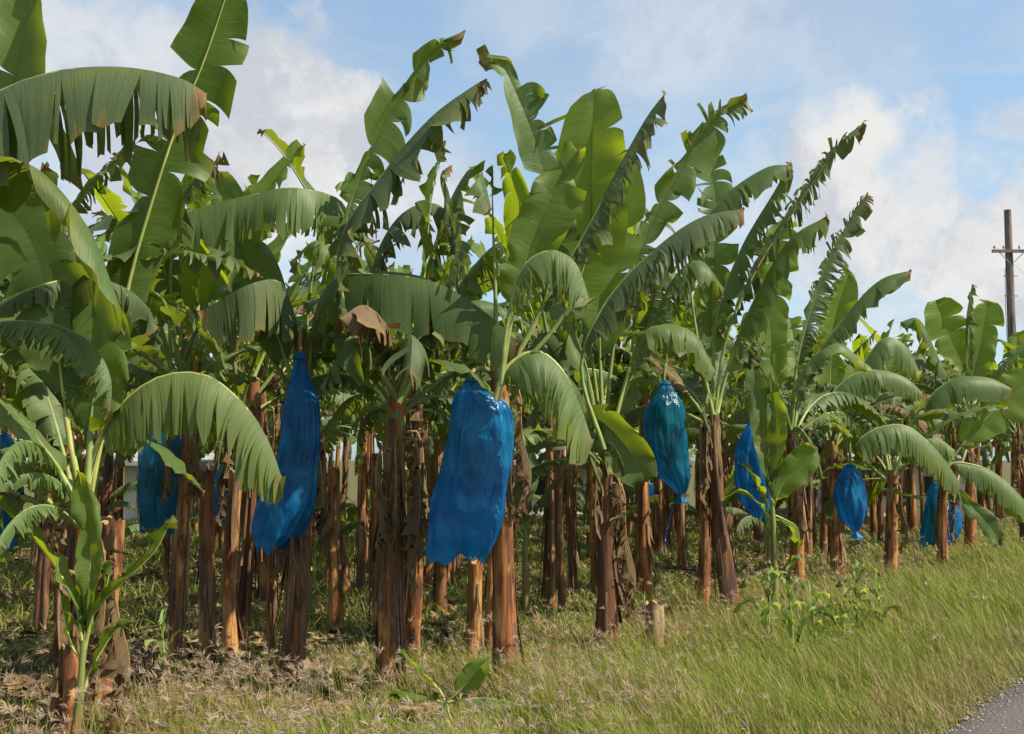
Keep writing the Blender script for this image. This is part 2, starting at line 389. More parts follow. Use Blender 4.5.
# ------------------------------------------------------------------ the pseudostem
def stem_mesh(H, r0, r1, seed, lean=(0, 0), green_top=0.12, flaps=6, fibrous=0.0, nseg=22, nang=20, cut=False):
    rg = random.Random(seed); mb = MB(); r0 *= 0.76; r1 *= 0.78
    rows = []; uvr = []
    bend = (rg.uniform(-0.05, 0.05), rg.uniform(-0.05, 0.05))
    nrid = [rg.uniform(0, 6.28) for _ in range(3)]
    def axis(t): return Vector((lean[0] * t + bend[0] * math.sin(t * 3.14), lean[1] * t + bend[1] * math.sin(t * 3.14), H * t - 0.12 * (1 - t)))
    def rad(t, a):
        r = r0 + (r1 - r0) * t + 0.022 * math.exp(-t * 9)
        q = Vector((math.cos(a) * 1.5, math.sin(a) * 1.5, t * 1.6 + seed * 3.7))
        n = noise.noise(q * 1.3); n2 = noise.noise(Vector((math.cos(a + t) * 4, math.sin(a + t) * 4, t * 3 + seed)))
        step = math.floor((t * 5 + a / 6.28 + nrid[0]) % 1.0 * 3) / 3 * 0.05
        return r * (1 + 0.13 * n + 0.09 * n2 + step - 0.02)
    for i in range(nseg + 1):
        t = i / nseg; c = axis(t)
        rows.append([c + Vector((math.cos(2 * math.pi * j / nang), math.sin(2 * math.pi * j / nang), 0)) * rad(t, 2 * math.pi * j / nang) for j in range(nang)])
        uvr.append([(j / nang, t) for j in range(nang)])
    if cut:
        rows[-1] = [p + Vector((0, 0, rg.uniform(-0.02, 0.035) + 0.03 * noise.noise(p * 14))) for p in rows[-1]]
    mb.grid(rows, uvr, closed=True)
    if cut:
        b = rows[-1]; cc = sum(b, Vector()) / len(b)
        mb.add(b + [cc - Vector((0, 0, 0.05))], [(j, (j + 1) % nang, nang) for j in range(nang)], mi=2)
    # green sheath collar
    if green_top > 0 and not cut:
        g = []; gu = []
        low = [green_top * (0.5 + 1.6 * abs(noise.noise(Vector((math.cos(2 * math.pi * j / nang) * 2.2, math.sin(2 * math.pi * j / nang) * 2.2, seed * 2.3))))) * (1.5 if (j + seed) % 5 == 0 else 1) for j in range(nang)]
        for i in range(7):
            g.append([axis(1 - low[j] * (1 - i / 6)) + Vector((math.cos(2 * math.pi * j / nang), math.sin(2 * math.pi * j / nang), 0)) * (rad(1 - low[j] * (1 - i / 6), 2 * math.pi * j / nang) * (1.0 - 0.15 * i / 6) + 0.003) for j in range(nang)]); gu.append([(j / nang, i / 6) for j in range(nang)])
        mb.grid(g, gu, closed=True, mi=1)
    # peeling sheath flaps
    for k in range(flaps):
        a0 = rg.uniform(0, 6.28); ta = rg.uniform(0.25, 0.98); ln = rg.uniform(0.12, 0.4) * (1 + fibrous); w = rg.uniform(0.15, 0.5)
        rws = []; us = []; out = 0; curl = rg.uniform(0.01, 0.06) * (1 + 0.4 * fibrous)
        for i in range(7):
            s = i / 6; t = max(0.06, ta - ln * s)
            c = axis(t); r = rad(t, a0) * 1.01 + 0.004 + curl * s * s
            ww = w * (1 - 0.6 * s)
            rws.append([c + Vector((math.cos(a0 + ww * q + 0.3 * s * curl * 8), math.sin(a0 + ww * q + 0.3 * s * curl * 8), 0)) * (r + 0.008 * (1 - abs(q)) - 0.008 * s * rg.random()) for q in (-1, -0.5, 0, 0.5, 1)])
            us.append([(q, t) for q in (-1, -0.5, 0, 0.5, 1)])
        mb.grid(rws, us, mi=3)
    return mb

STEMMATS = lambda: [M['stem'], M['stem_green'], M['cut'], M['bark_fibre']]

# ------------------------------------------------------------------ leaf library for the rest of the field
def lib_curve(L, rise, arch, twist, rg):
    """local curve: starts upright-ish leaning to +X and arches over. rise = starting elevation deg, arch = total bend deg"""
    pts = [Vector((0, 0, 0))]; n = 9; el = R(rise); az = 0
    for i in range(n):
        f = i / n
        el -= R(arch) / n * (0.35 + 1.3 * f); az += R(twist) / n
        pts.append(pts[-1] + Vector((math.cos(el) * math.cos(az), math.cos(el) * math.sin(az), math.sin(el))) * (L / n))
    return pts
LIB = []; LIBFAR = []; LIBC = []
BAGS = [(253, 320, 355, 550, 8.3), (426, 512, 378, 560, 7.9), (643, 690, 380, 495, 11.4), (735, 771, 420, 516, 13.0), (835, 867, 464, 535, 14.8), (920, 962, 482, 545, 17.9), (138, 188, 436, 530, 9.6)]
def project(p):
    q = Vector((p[0], p[1], p[2] - EYE)); d = q.y * math.cos(PITCH) + q.z * math.sin(PITCH); h = -q.y * math.sin(PITCH) + q.z * math.cos(PITCH)
    return 512 + FPX * q.x / d, 367 - FPX * h / d
def covers_bag(root, loc, rot, scale, idx):
    Mx = Matrix.Translation(root.location) @ Matrix.Rotation(root.rotation_euler.z, 4, 'Z') @ Matrix.Translation(loc) @ Euler(rot).to_matrix().to_4x4()
    for p in LIBC[idx]:
        w = Mx @ (p * scale)
        if w.y < 1: return True
        px, py = project(w); hang = 0.3 * FPX / w.y
        for x0, x1, y0, y1, D in BAGS:
            if w.y < D + 0.25 and x0 - 12 < px < x1 + 12 and y0 - hang < py < y1: return True
    return False
rl = random.Random(21)
specs = []
for i in range(30):
    kind = i % 6
    L = rl.uniform(1.7, 2.5)
    if kind == 0: specs.append((L, rl.uniform(78, 86), rl.uniform(15, 35), 'leaf_fresh', rl.choice((0.8, 0.3, 0.18)), 0.5, 0.35))      # upright young
    elif kind == 1: specs.append((L, rl.uniform(66, 78), rl.uniform(60, 90), 'leaf', 0.11, 1.05, 0.25))
    elif kind == 2: specs.append((L, rl.uniform(60, 75), rl.uniform(95, 130), 'leaf_pale', 0.06, 1.6, 0.1))
    elif kind == 3: specs.append((L, rl.uniform(70, 80), rl.uniform(40, 70), 'leaf_worn', 0.055, 1.1, 0.2))
    elif kind == 4: specs.append((L, rl.uniform(50, 65), rl.uniform(105, 140), 'leaf_worn' if i % 4 else 'leaf', 0.09, 1.8, 0.05))
    else: specs.append((L, rl.uniform(62, 74), rl.uniform(70, 100), rl.choice(('leaf', 'leaf_yellow', 'dead')), 0.12, 1.2, 0.15))
for i, (L, rise, arch, mt, st, dr, fo) in enumerate(specs):
    c = lib_curve(L, rise, arch, rl.uniform(-25, 25), rl)
    mb, rb = leaf_blade(c, hw=rl.uniform(0.20, 0.28), pet=rl.uniform(0.17, 0.24), strip=st, droop=dr, fold=fo, seed=100 + i, hint=(-1, 0, 0.3), N=30, m=5, colw=0.09, ragged=rl.uniform(0.3, 0.7), roll=rl.uniform(-0.3, 0.3))
    LIBC.append(c)
    LIB.append((mb.mesh('leaf', M[mt]), rb.mesh('midrib', M['rib']), rise, arch))
    mb, rb = leaf_blade(c, hw=0.28, pet=0.2, strip=max(st, 0.10), droop=dr, fold=fo, seed=100 + i, hint=(-1, 0, 0.3), N=16, m=3, colw=0.2, ragged=0.35)
    mb.add(rb.v, rb.f, rb.uv, 1)
    LIBFAR.append((mb.mesh('leaf', [M[mt], M['rib']]), None, rise, arch))
DEADLIB = []
for i in range(6):
    L = rl.uniform(0.6, 1.3)
    pts = [Vector((0, 0, 0)), Vector((0.07, 0, 0.015)), Vector((0.12, 0.01, -0.10)), Vector((0.13, 0.02, -L * 0.4)), Vector((0.11 + rl.uniform(-.05, .1), rl.uniform(-.06, .06), -L * 0.75)), Vector((0.14, rl.uniform(-.1, .1), -L))]
    mb, rb = leaf_blade(pts, hw=rl.uniform(0.16, 0.3), pet=0.12, strip=0.05, droop=2.5, fold=-0.2, seed=300 + i, hint=(1, 0, 1), N=24, m=5, ragged=0.9, gape=0.6, rib=0.009)
    DEADLIB.append((mb.mesh('dead_leaf', M['dead']), rb.mesh('midrib', M['rib_dead'])))
STEMLIB = []
for i in range(8):
    H = 2.3
    STEMLIB.append(stem_mesh(H, rl.uniform(0.072, 0.105), rl.uniform(0.058, 0.08), 40 + i, (rl.uniform(-.12, .12), rl.uniform(-.12, .12)), flaps=rl.randint(6, 14), fibrous=0.5, nseg=16, nang=14).mesh('pseudostem', STEMMATS()))

def lib_leaf(root, z, az, idx, scale=1.0, far=False, off=0.05, tilt=0.0, origin=(0, 0)):
    L = (LIBFAR if far else LIB)[idx]
    loc = Vector((origin[0] + math.cos(az) * off, origin[1] + math.sin(az) * off, z)); rot = (random.Random(int(az * 9999) + idx).uniform(-0.45, 0.45), tilt, az)
    if root.location.y < 20 and covers_bag(root, loc, rot, scale, idx): return None
    o = link('leaf', L[0], root)
    o.location = loc; o.rotation_euler = rot; o.scale = (scale, scale * (0.85 + 0.3 * ((idx * 7) % 5) / 4), scale)
    if L[1] is not None: link('midrib', L[1], o)
    return o

def dead_leaf(root, z, az, rg, scale=1.0, origin=(0, 0), off=0.06):
    L = rg.choice(DEADLIB); o = link('dead_leaf', L[0], root)
    o.location = (origin[0] + math.cos(az) * off, origin[1] + math.sin(az) * off, z); o.rotation_euler = (0, 0, az); o.scale = (scale,) * 3
    link('midrib', L[1], o)

def field_plant(x, y, seed, far=False, nleaf=9, hs=1.0, ndead=2):
    rg = random.Random(seed)
    root = empty('banana_plant', (x, y, gh(x, y)), rg.uniform(0, 6.28))
    st = link('pseudostem', STEMLIB[rg.randrange(len(STEMLIB))], root)
    sc = hs * rg.uniform(0.9, 1.12); st.scale = (rg.uniform(0.85, 1.15),) * 2 + (sc,)
    z = 2.2 * sc
    if rg.random() < 0.65:
        s2 = link('pseudostem', STEMLIB[rg.randrange(len(STEMLIB))], root); a2 = rg.uniform(0, 6.28); s2.location = (math.cos(a2) * 0.3, math.sin(a2) * 0.3, 0)
        s2.rotation_euler = (0, 0, rg.uniform(0, 6)); s2.scale = (rg.uniform(0.6, 0.95),) * 2 + (rg.uniform(0.5, 1.0),)
    for k in range(nleaf):
        az = k * 2.4 + rg.uniform(-0.4, 0.4)
        hi = k / nleaf
        # young leaves upright, old ones arching
        cand = [i for i, L in enumerate(LIB) if (L[3] < 60) == (hi > 0.6)]
        lib_leaf(root, z - 0.25 + 0.3 * hi, az, rg.choice(cand), rg.uniform(0.7, 1.05) * (0.75 if hi < 0.3 else 1), far, tilt=(rg.uniform(0.1, 0.9) if hi < 0.5 else rg.uniform(-.1, .25)))
    if not far:
        for k in range(ndead): dead_leaf(root, z - rg.uniform(0.05, 0.5), rg.uniform(0, 6.28), rg, rg.uniform(0.5, 1.0))
    return root

# ------------------------------------------------------------------ hero plants of the front row
def plant_root(px, base_py, D=None):
    D = D or ground_D(base_py)
    p = at(px, 460, D); z = gh(p.x, p.y)
    return Vector((p.x, p.y, z)), D

def hero_plant(label, px, base_py, crown, r0=0.11, r1=0.08, seed=1, D=None, flaps=10, fibrous=0.3, green=0.1, group='banana plants of the front row'):
    b, D = plant_root(px, base_py, D)
    root = empty('banana_plant', b); tag(root, label, 'banana plant', group)
    c = at(crown[0], crown[1], D + (crown[2] if len(crown) > 2 else 0))
    H = c.z - b.z
    me = stem_mesh(H, r0, r1, seed, (c.x - b.x, c.y - b.y), green_top=green, flaps=flaps, fibrous=fibrous).mesh('pseudostem', STEMMATS())
    link('pseudostem', me, root)
    root['_c'] = 0; del root['_c']
    return root, c, D

def trace(D, pts): return [at(p[0], p[1], D + (p[2] if len(p) > 2 else 0)) for p in pts]

CAM_HINT = (0, -1, 0.25)      # blade's upper face towards the road
BACK_HINT = (0, 1, 0.1)       # pale underside towards the road

def fill(root, c, n, seed, rise=(0, 400), scale=(0.8, 1.0), ndead=2, azr=(0.45, 2.7)):
    rg = random.Random(seed); o = c - Vector(root.location)
    for k in range(n + 3):
        az = azr[0] + (azr[1] - azr[0]) * ((k * 0.382 + 0.1) % 1.0) + rg.uniform(-0.3, 0.3)
        cand = [i for i, L in enumerate(LIB) if rise[0] <= L[3] <= rise[1]]
        lib_leaf(root, o.z - 0.1, az, rg.choice(cand), rg.uniform(*scale), origin=(o.x, o.y), tilt=(rg.uniform(0, 0.3) if k % 3 else rg.uniform(0.3, 0.7)))
    if root.location.y < 16:
        for k in range(9):
            cand = [i for i, L in enumerate(LIB) if L[3] > 90]
            lib_leaf(root, o.z - 0.12, rg.uniform(0, 6.28), rg.choice(cand), rg.uniform(0.42, 0.72), origin=(o.x, o.y), tilt=rg.uniform(0.1, 0.8))
        ndead += 2
    for k in range(ndead): dead_leaf(root, o.z - rg.uniform(0.0, 0.4), rg.uniform(0, 6.28), rg, rg.uniform(0.7, 1.1), origin=(o.x, o.y))

ROOTS = {}
# P0 : plant left of the frame whose long shredded leaf crosses the upper left corner
root, c, D = hero_plant('leftmost banana plant at the photo edge, with the long shredded leaf arching overhead', -40, 760, (-70, 330), seed=3, D=6.2)
hero_leaf(root, trace(6.1, [(-70, 340), (-80, 220), (-50, 130), (0, 90), (60, 70), (125, 67), (180, 78), (207, 94)]), 'leaf_worn', strip=0.07, droop=2.4, fold=0.0, hw=0.58, pet=0.2, ragged=0.4, seed=11, shape=0.22, label='long shredded leaf with brown tip')
hero_leaf(root, trace(6.3, [(-60, 340), (-30, 200), (8, 100), (24, 40), (34, -30)]), 'leaf', strip=0.35, droop=0.4, hw=0.24, hint=CAM_HINT, seed=12)
hero_leaf(root, trace(6.0, [(-65, 350), (-60, 240), (-30, 180), (20, 163), (60, 190), (100, 250), (122, 335)]), 'leaf', strip=0.3, droop=1.3, fold=-0.1, hw=0.36, pet=0.25, ragged=0.3, seed=13, roll=-0.5)
fill(root, c, 5, 31, scale=(0.8, 1.0))
ROOTS['P0'] = root

# P1 : the nearest plant on the left, bright arching leaf
root, c, D = hero_plant('large banana plant at far left with a bright yellow-green leaf arching over to the right', 62, 735, (84, 505), 0.10, 0.085, seed=5, fibrous=0.5, flaps=14)
hero_leaf(root, trace(D - .1, [(86, 510), (92, 455), (120, 405), (160, 376), (205, 374), (243, 402), (268, 440), (282, 478)]), 'leaf_yellow', 'rib_yellow', strip=0.05, droop=2.3, fold=0.0, hw=0.42, pet=0.22, ragged=0.12, gape=0.3, seed=14, shape=0.4, label='bright yellow-green arching leaf combed into fine strips', m=9)
hero_leaf(root, trace(D + .3, [(88, 505), (105, 420), (128, 290), (150, 210), (176, 130), (205, 60), (232, -20)]), 'leaf', 'rib_yellow', strip=0.35, droop=0.2, fold=0.12, hw=0.29, pet=0.25, hint=BACK_HINT, seed=15, ragged=0.4, label='broad upright leaf showing its pale underside')
hero_leaf(root, trace(D - .2, [(82, 505), (66, 420), (52, 310), (28, 235), (-10, 190)]), 'leaf', 'rib_yellow', strip=0.35, droop=0.8, fold=0.1, hw=0.32, pet=0.28, seed=16, ragged=0.3, hint=CAM_HINT)
hero_leaf(root, trace(D - .2, [(86, 505), (90, 430), (96, 372), (100, 320), (90, 270)]), 'leaf_fresh', strip=0.7, droop=1.2, fold=0.1, hw=0.26, pet=0.3, seed=17, ragged=0.15, hint=CAM_HINT)
hero_leaf(root, trace(D - .3, [(80, 505), (50, 455), (0, 400), (-60, 370)]), 'leaf_pale', strip=0.3, droop=1.2, hw=0.25, seed=18)
hero_leaf(root, trace(D, [(80, 510), (40, 480), (-10, 450), (-70, 450)]), 'leaf', strip=0.3, droop=1.2, hw=0.25, seed=19)
hero_leaf(root, trace(D + .5, [(86, 505), (110, 440), (145, 440), (180, 470), (205, 492)]), 'leaf', strip=0.8, droop=1.2, hw=0.16, seed=191)
fill(root, c, 2, 32, rise=(30, 120), scale=(0.75, 0.95), ndead=3, azr=(1.6, 3.6))
ROOTS['P1'] = root

# P2 : plant behind the first blue bag
root, c, D = hero_plant('banana plant behind the crumpled, slanting blue bag, left of centre', 292, 678, (302, 400), 0.115, 0.085, seed=6, fibrous=0.6)
hero_leaf(root, trace(8.0, [(299, 405, 1.0), (294, 330, 0.75), (283, 284, 0.3), (250, 284), (200, 312)]), 'leaf_worn', strip=0.13, droop=2.2, fold=0.0, hw=0.42, pet=0.28, seed=21, ragged=0.2)
hero_leaf(root, trace(7.95, [(306, 405, 1.0), (312, 330, 0.75), (332, 280, 0.3), (385, 274), (440, 284), (485, 312), (520, 345)]), 'leaf', strip=0.16, droop=2.2, fold=0.0, hw=0.42, pet=0.22, seed=22, ragged=0.15, label='long leaf hanging in broad strips like a curtain')
hero_leaf(root, trace(8.1, [(303, 400, .9), (332, 300, 0.7), (348, 212, 0.4), (300, 188), (245, 196), (180, 215), (150, 240)]), 'leaf_pale', strip=0.07, droop=2.1, fold=0.0, hw=0.36, pet=0.38, seed=23, ragged=0.25, shape=.35)
hero_leaf(root, trace(D + .8, [(302, 400), (310, 300), (318, 220), (288, 160), (260, 128)]), 'leaf', strip=0.3, droop=0.6, hw=0.25, pet=0.4, seed=24)
hero_leaf(root, trace(D, [(300, 405), (275, 330), (240, 250), (215, 170)]), 'leaf', strip=0.3, droop=0.7, hw=0.27, hint=CAM_HINT, seed=25)
hero_leaf(root, trace(D + .2, [(300, 405), (262, 340), (205, 250), (165, 200)]), 'leaf_fresh', strip=0.25, droop=0.9, hw=0.27, seed=26)
fill(root, c, 4, 33, rise=(60, 150), scale=(0.7, 0.9), ndead=3)
ROOTS['P2'] = root

# P3 : dark fibrous stem between the two big bags
root, c, D = hero_plant('banana plant with dark fibrous stem and tall ragged leaves between the two big blue bags', 392, 683, (398, 395), 0.11, 0.085, seed=8, fibrous=0.7, flaps=22)
hero_leaf(root, trace(D, [(395, 400), (360, 320), (345, 230), (372, 150), (402, 95), (432, 52), (466, 30)]), 'leaf', strip=0.15, droop=0.9, fold=0.4, hw=0.26, pet=0.22, seed=27, ragged=0.8, roll=0.6, hint=CAM_HINT)
hero_leaf(root, trace(D - .2, [(397, 400), (345, 310), (340, 240), (385, 170), (430, 118), (470, 88), (487, 78)]), 'leaf_worn', strip=0.10, droop=1.5, fold=0.1, hw=0.34, pet=0.25, seed=28, ragged=0.8, gape=0.4)
hero_leaf(root, trace(D + .2, [(400, 400), (420, 300), (430, 200), (445, 140)]), 'leaf', strip=0.12, droop=1.3, hw=0.25, seed=29, ragged=0.7)
hero_leaf(root, trace(D - .2, [(398, 400), (420, 330), (455, 255), (440, 180), (452, 165)]), 'leaf_worn', strip=0.06, droop=1.8, hw=0.25, seed=291, ragged=0.6)
hero_leaf(root, trace(D - .3, [(398, 402), (430, 360), (480, 380), (495, 420)]), 'leaf', strip=0.4, droop=1.2, hw=0.2, seed=292)
for k, P in enumerate(([(398, 400), (410, 320), (432, 250), (455, 190), (478, 165), (492, 210)], [(398, 400), (385, 330), (372, 270), (400, 215), (440, 205), (462, 250)], [(400, 400), (425, 340), (470, 270), (505, 240), (530, 262)],
                       [(396, 400), (370, 330), (345, 265), (318, 240), (290, 262)])):
    hero_leaf(root, trace(D + .35 + 0.1 * k, P), ('leaf', 'leaf_worn', 'leaf', 'leaf_pale')[k], strip=(0.06, 0.05, 0.09, 0.1)[k], droop=1.7, hw=0.3, pet=0.3, seed=600 + k, ragged=0.8, gape=0.35)
for k, P in enumerate(([(398, 400), (376, 352, -.3), (350, 336, -.5), (330, 372, -.6)], [(398, 400), (420, 345, -.2), (445, 322, -.3), (470, 345, -.3)], [(398, 400), (385, 330, -.4), (365, 305, -.7), (340, 318, -.9)], [(398, 400), (405, 350, -.3), (412, 335, -.7), (410, 375, -1.0)], [(396, 400), (360, 350, .5), (320, 330, .8), (275, 352, 1.1)], [(396, 400), (430, 330, .7), (480, 300, .9), (540, 330, 1.0)])):
    hero_leaf(root, trace(D + .1, P), ('leaf', 'leaf_worn', 'dead', 'leaf_worn', 'leaf', 'leaf')[k], strip=(0.08, 0.06, 0.05, 0.07, 0.1, 0.1)[k], droop=1.8, hw=0.3, pet=0.25, seed=660 + k, ragged=0.7)
fill(root, c, 5, 34, rise=(40, 150), scale=(0.7, 0.9), ndead=3)
ROOTS['P3'] = root

# P4 : bright orange stem right of the second bag
root, c, D = hero_plant('banana plant with a bright orange-brown stem just right of the widest blue bag', 508, 688, (500, 380), 0.105, 0.082, seed=9, fibrous=0.2, flaps=8)
hero_leaf(root, trace(D, [(500, 385), (545, 300), (552, 220), (538, 150), (517, 95), (500, 64), (478, 62)]), 'leaf', strip=0.22, droop=0.7, fold=0.25, hw=0.27, pet=0.25, seed=41, ragged=0.6, hint=CAM_HINT, roll=0.4)
hero_leaf(root, trace(D + .4, [(502, 385), (560, 320), (588, 250), (592, 170), (594, 88)]), 'leaf_fresh', strip=1.5, droop=0.12, fold=0.1, hw=0.30, pet=0.3, hint=CAM_HINT, seed=42, ragged=0.05, shape=0.35, label='broad unbroken upright leaf against the sky')
hero_leaf(root, trace(D - .2, [(500, 385), (515, 300), (535, 235), (556, 190), (580, 148)]), 'leaf_fresh', strip=0.2, droop=0.3, fold=0.15, hw=0.25, pet=0.3, hint=CAM_HINT, seed=43, ragged=0.35)
hero_leaf(root, trace(D, [(500, 385), (540, 310), (585, 230), (625, 155), (648, 115), (666, 92)]), 'leaf_worn', 'rib', strip=0.04, droop=2.0, fold=0.2, hw=0.24, pet=0.25, seed=44, ragged=0.6, roll=0.5, label='narrow tattered brownish leaf')
hero_leaf(root, trace(D - .5, [(500, 385), (505, 330), (520, 270), (548, 250), (500, 262), (478, 300)][:4] + [(575, 262), (590, 300)]), 'leaf_pale', strip=0.05, droop=2.0, fold=0, hw=0.33, pet=0.35, seed=45, ragged=0.5)
hero_leaf(root, trace(D - .5, [(495, 400), (505, 368), (535, 350), (562, 368), (580, 405), (592, 440)]), 'leaf_pale', 'rib_yellow', strip=0.045, droop=2.0, fold=0, hw=0.40, pet=0.12, seed=46, ragged=0.3)
hero_leaf(root, trace(D + .1, [(498, 385), (497, 300), (495, 240), (493, 165)]), 'leaf', strip=0.12, droop=1.6, hw=0.06, pet=0.86, seed=47, rib=0.02)
hero_leaf(root, trace(D + .3, [(498, 385), (470, 320), (430, 280), (380, 270)]), 'leaf_pale', strip=0.25, droop=1.5, hw=0.3, seed=48)
fill(root, c, 5, 35, rise=(40, 150), scale=(0.7, 0.88), ndead=2)
ROOTS['P4'] = root

# P5
root, c, D = hero_plant('banana plant with orange stem and low sloping leaf, just left of the pale stump', 608, 640, (604, 450), 0.125, 0.085, seed=12, flaps=9)
hero_leaf(root, trace(D + .2, [(604, 450), (615, 340), (640, 250), (680, 172), (715, 118), (748, 98)]), 'leaf', strip=0.11, droop=0.8, fold=0.4, hw=0.31, pet=0.28, seed=51, ragged=0.6, hint=CAM_HINT, roll=0.6)
hero_leaf(root, trace(D - .1, [(604, 450), (600, 350), (600, 270), (610, 200), (612, 155)]), 'leaf_fresh', strip=1.5, droop=0.12, fold=0.12, hw=0.36, pet=0.3, hint=CAM_HINT, seed=52, ragged=0.05)
hero_leaf(root, trace(D - .6, [(603, 450), (580, 370), (600, 310), (640, 262), (695, 220), (745, 208)]), 'leaf_worn', strip=0.05, droop=2.1, fold=0, hw=0.33, pet=0.28, seed=53, ragged=0.5)
hero_leaf(root, trace(D, [(606, 455), (625, 380), (645, 330), (690, 330), (715, 370)]), 'leaf_pale', 'rib_yellow', strip=0.1, droop=1.7, hw=0.3, pet=0.4, seed=54)
hero_leaf(root, trace(D - .4, [(602, 455), (590, 425), (600, 420), (625, 445), (648, 482)]), 'leaf', 'rib', strip=1.0, droop=0.8, hw=0.25, pet=0.2, seed=55, ragged=0.1, hint=CAM_HINT)
hero_leaf(root, trace(D, [(603, 450), (585, 360), (560, 300), (540, 280)]), 'leaf_pale', strip=0.2, droop=1.5, hw=0.3, seed=56)
for k, P in enumerate(([(604, 450), (590, 340), (570, 260), (545, 225), (515, 240)], [(604, 450), (640, 350), (672, 280), (700, 260), (725, 290)])):
    hero_leaf(root, trace(D + .3, P), 'leaf', strip=0.07, droop=1.7, hw=0.32, pet=0.3, seed=620 + k, ragged=0.7, gape=0.3)
fill(root, c, 5, 36, rise=(30, 150), scale=(0.75, 0.95), ndead=3)
ROOTS['P5'] = root

# P6
for k, P in enumerate(([(604, 450), (578, 400, -.2), (548, 384, -.3), (526, 425, -.4)], [(604, 450), (585, 380, .2), (560, 335, .3), (530, 335, .4)], [(604, 450), (630, 380, .2), (655, 335, .4), (680, 350, .5)])):
    hero_leaf(root, trace(D, P), ('leaf_worn', 'leaf', 'leaf')[k], strip=0.07, droop=1.8, hw=0.3, pet=0.25, seed=640 + k, ragged=0.6)
root, c, D = hero_plant('banana plant with leaning red-brown stem, just right of the tied dark teal bag', 733, 613, (712, 415), 0.125, 0.09, seed=14, flaps=14, fibrous=0.6)
hero_leaf(root, trace(D, [(712, 415), (716, 320), (740, 250), (775, 190), (790, 162)]), 'leaf', strip=0.10, droop=1.6, fold=0.1, hw=0.30, pet=0.25, seed=61, ragged=0.5)
hero_leaf(root, trace(D - .2, [(714, 415), (725, 340), (755, 270), (800, 200), (835, 150), (865, 123)]), 'leaf_worn', strip=0.06, droop=1.3, fold=0.1, hw=0.30, pet=0.22, seed=62, ragged=0.5, shape=.4, roll=-0.7, gape=.35)
hero_leaf(root, trace(D - .5, [(712, 415), (695, 330), (690, 250), (720, 200), (765, 168), (792, 165)]), 'leaf', strip=0.09, droop=1.9, fold=0.0, hw=0.30, pet=0.4, seed=63, ragged=0.5)
hero_leaf(root, trace(D - .2, [(714, 415), (740, 330), (785, 245), (828, 215)]), 'leaf', strip=0.12, droop=1.6, fold=0.1, hw=0.34, seed=64, ragged=0.4)
hero_leaf(root, trace(D, [(710, 420), (700, 350), (690, 290), (650, 260), (620, 300)]), 'leaf', strip=0.12, droop=1.8, hw=0.3, pet=0.4, seed=65)
hero_leaf(root, trace(D + .3, [(712, 415), (712, 300), (716, 200), (700, 140)]), 'leaf', strip=0.3, droop=0.6, hw=0.28, hint=CAM_HINT, seed=66)
fill(root, c, 4, 37, rise=(60, 150), scale=(0.75, 0.95), ndead=5)
ROOTS['P6'] = root

# P7
root, c, D = hero_plant('banana plant with a curled saw-edged leaf, right of the deep blue bag', 792, 593, (790, 430), 0.12, 0.085, seed=15)
hero_leaf(root, trace(D, [(790, 430), (800, 350), (822, 280), (845, 230), (867, 194)]), 'leaf_worn', strip=0.05, droop=0.7, fold=0.5, hw=0.26, pet=0.25, seed=71, ragged=0.25, roll=0.7, hint=CAM_HINT)
hero_leaf(root, trace(D + .3, [(792, 430), (815, 360), (850, 310), (880, 280), (912, 270)]), 'leaf', strip=0.14, droop=1.6, fold=0.1, hw=0.34, pet=0.25, seed=72, ragged=0.5)
hero_leaf(root, trace(D - .2, [(788, 430), (770, 340), (775, 270), (785, 220)]), 'leaf_fresh', strip=0.3, droop=0.5, hw=0.3, hint=CAM_HINT, seed=73)
hero_leaf(root, trace(D - .3, [(790, 430), (800, 380), (835, 345), (870, 370)]), 'leaf_pale', strip=0.3, droop=1.2, hw=0.3, seed=74)
fill(root, c, 6, 38, rise=(30, 150), scale=(0.8, 1.0), ndead=3)
ROOTS['P7'] = root

# P8 behind small pale bag
root, c, D = hero_plant('banana plant with a dark stem directly behind the small tied blue bag', 836, 572, (832, 440), 0.13, 0.09, seed=16)
hero_leaf(root, trace(D - .6, [(832, 445), (826, 405), (850, 376), (880, 370), (906, 378), (922, 392)]), 'leaf_pale', strip=0.07, droop=2.0, fold=0.0, hw=0.34, pet=0.2, seed=81, ragged=0.2)
hero_leaf(root, trace(D, [(832, 445), (850, 390), (880, 340), (905, 345), (920, 372)]), 'leaf_pale', strip=0.07, droop=1.8, fold=0.0, hw=0.40, pet=0.2, seed=82, ragged=0.3)
hero_leaf(root, trace(D, [(832, 445), (830, 380), (835, 320), (850, 270)]), 'leaf_fresh', strip=0.3, droop=0.4, hw=0.32, hint=CAM_HINT, seed=83)
fill(root, c, 6, 39, rise=(30, 150), scale=(0.8, 1.0), ndead=2)
ROOTS['P8'] = root

# P9
root, c, D = hero_plant('banana plant with two drooping combed leaves, right of the small tied blue bag', 888, 560, (893, 470), 0.12, 0.09, seed=17, D=15.5)
hero_leaf(root, trace(D - .8, [(885, 480), (855, 450), (872, 430), (905, 425), (935, 448), (960, 482)]), 'leaf_pale', strip=0.06, droop=2.1, fold=0.0, hw=0.42, pet=0.15, seed=91, ragged=0.15)
hero_leaf(root, trace(D - .6, [(893, 475), (905, 450), (935, 438), (955, 450)]), 'leaf_pale', strip=0.06, droop=2.1, fold=0.0, hw=0.3, pet=0.2, seed=92)
hero_leaf(root, trace(D - .6, [(888, 490), (880, 488), (905, 495), (925, 497)]), 'leaf', strip=0.8, droop=0.6, hw=0.14, pet=0.2, seed=93)
fill(root, c, 7, 40, rise=(30, 150), scale=(0.8, 1.0), ndead=2)
ROOTS['P9'] = root

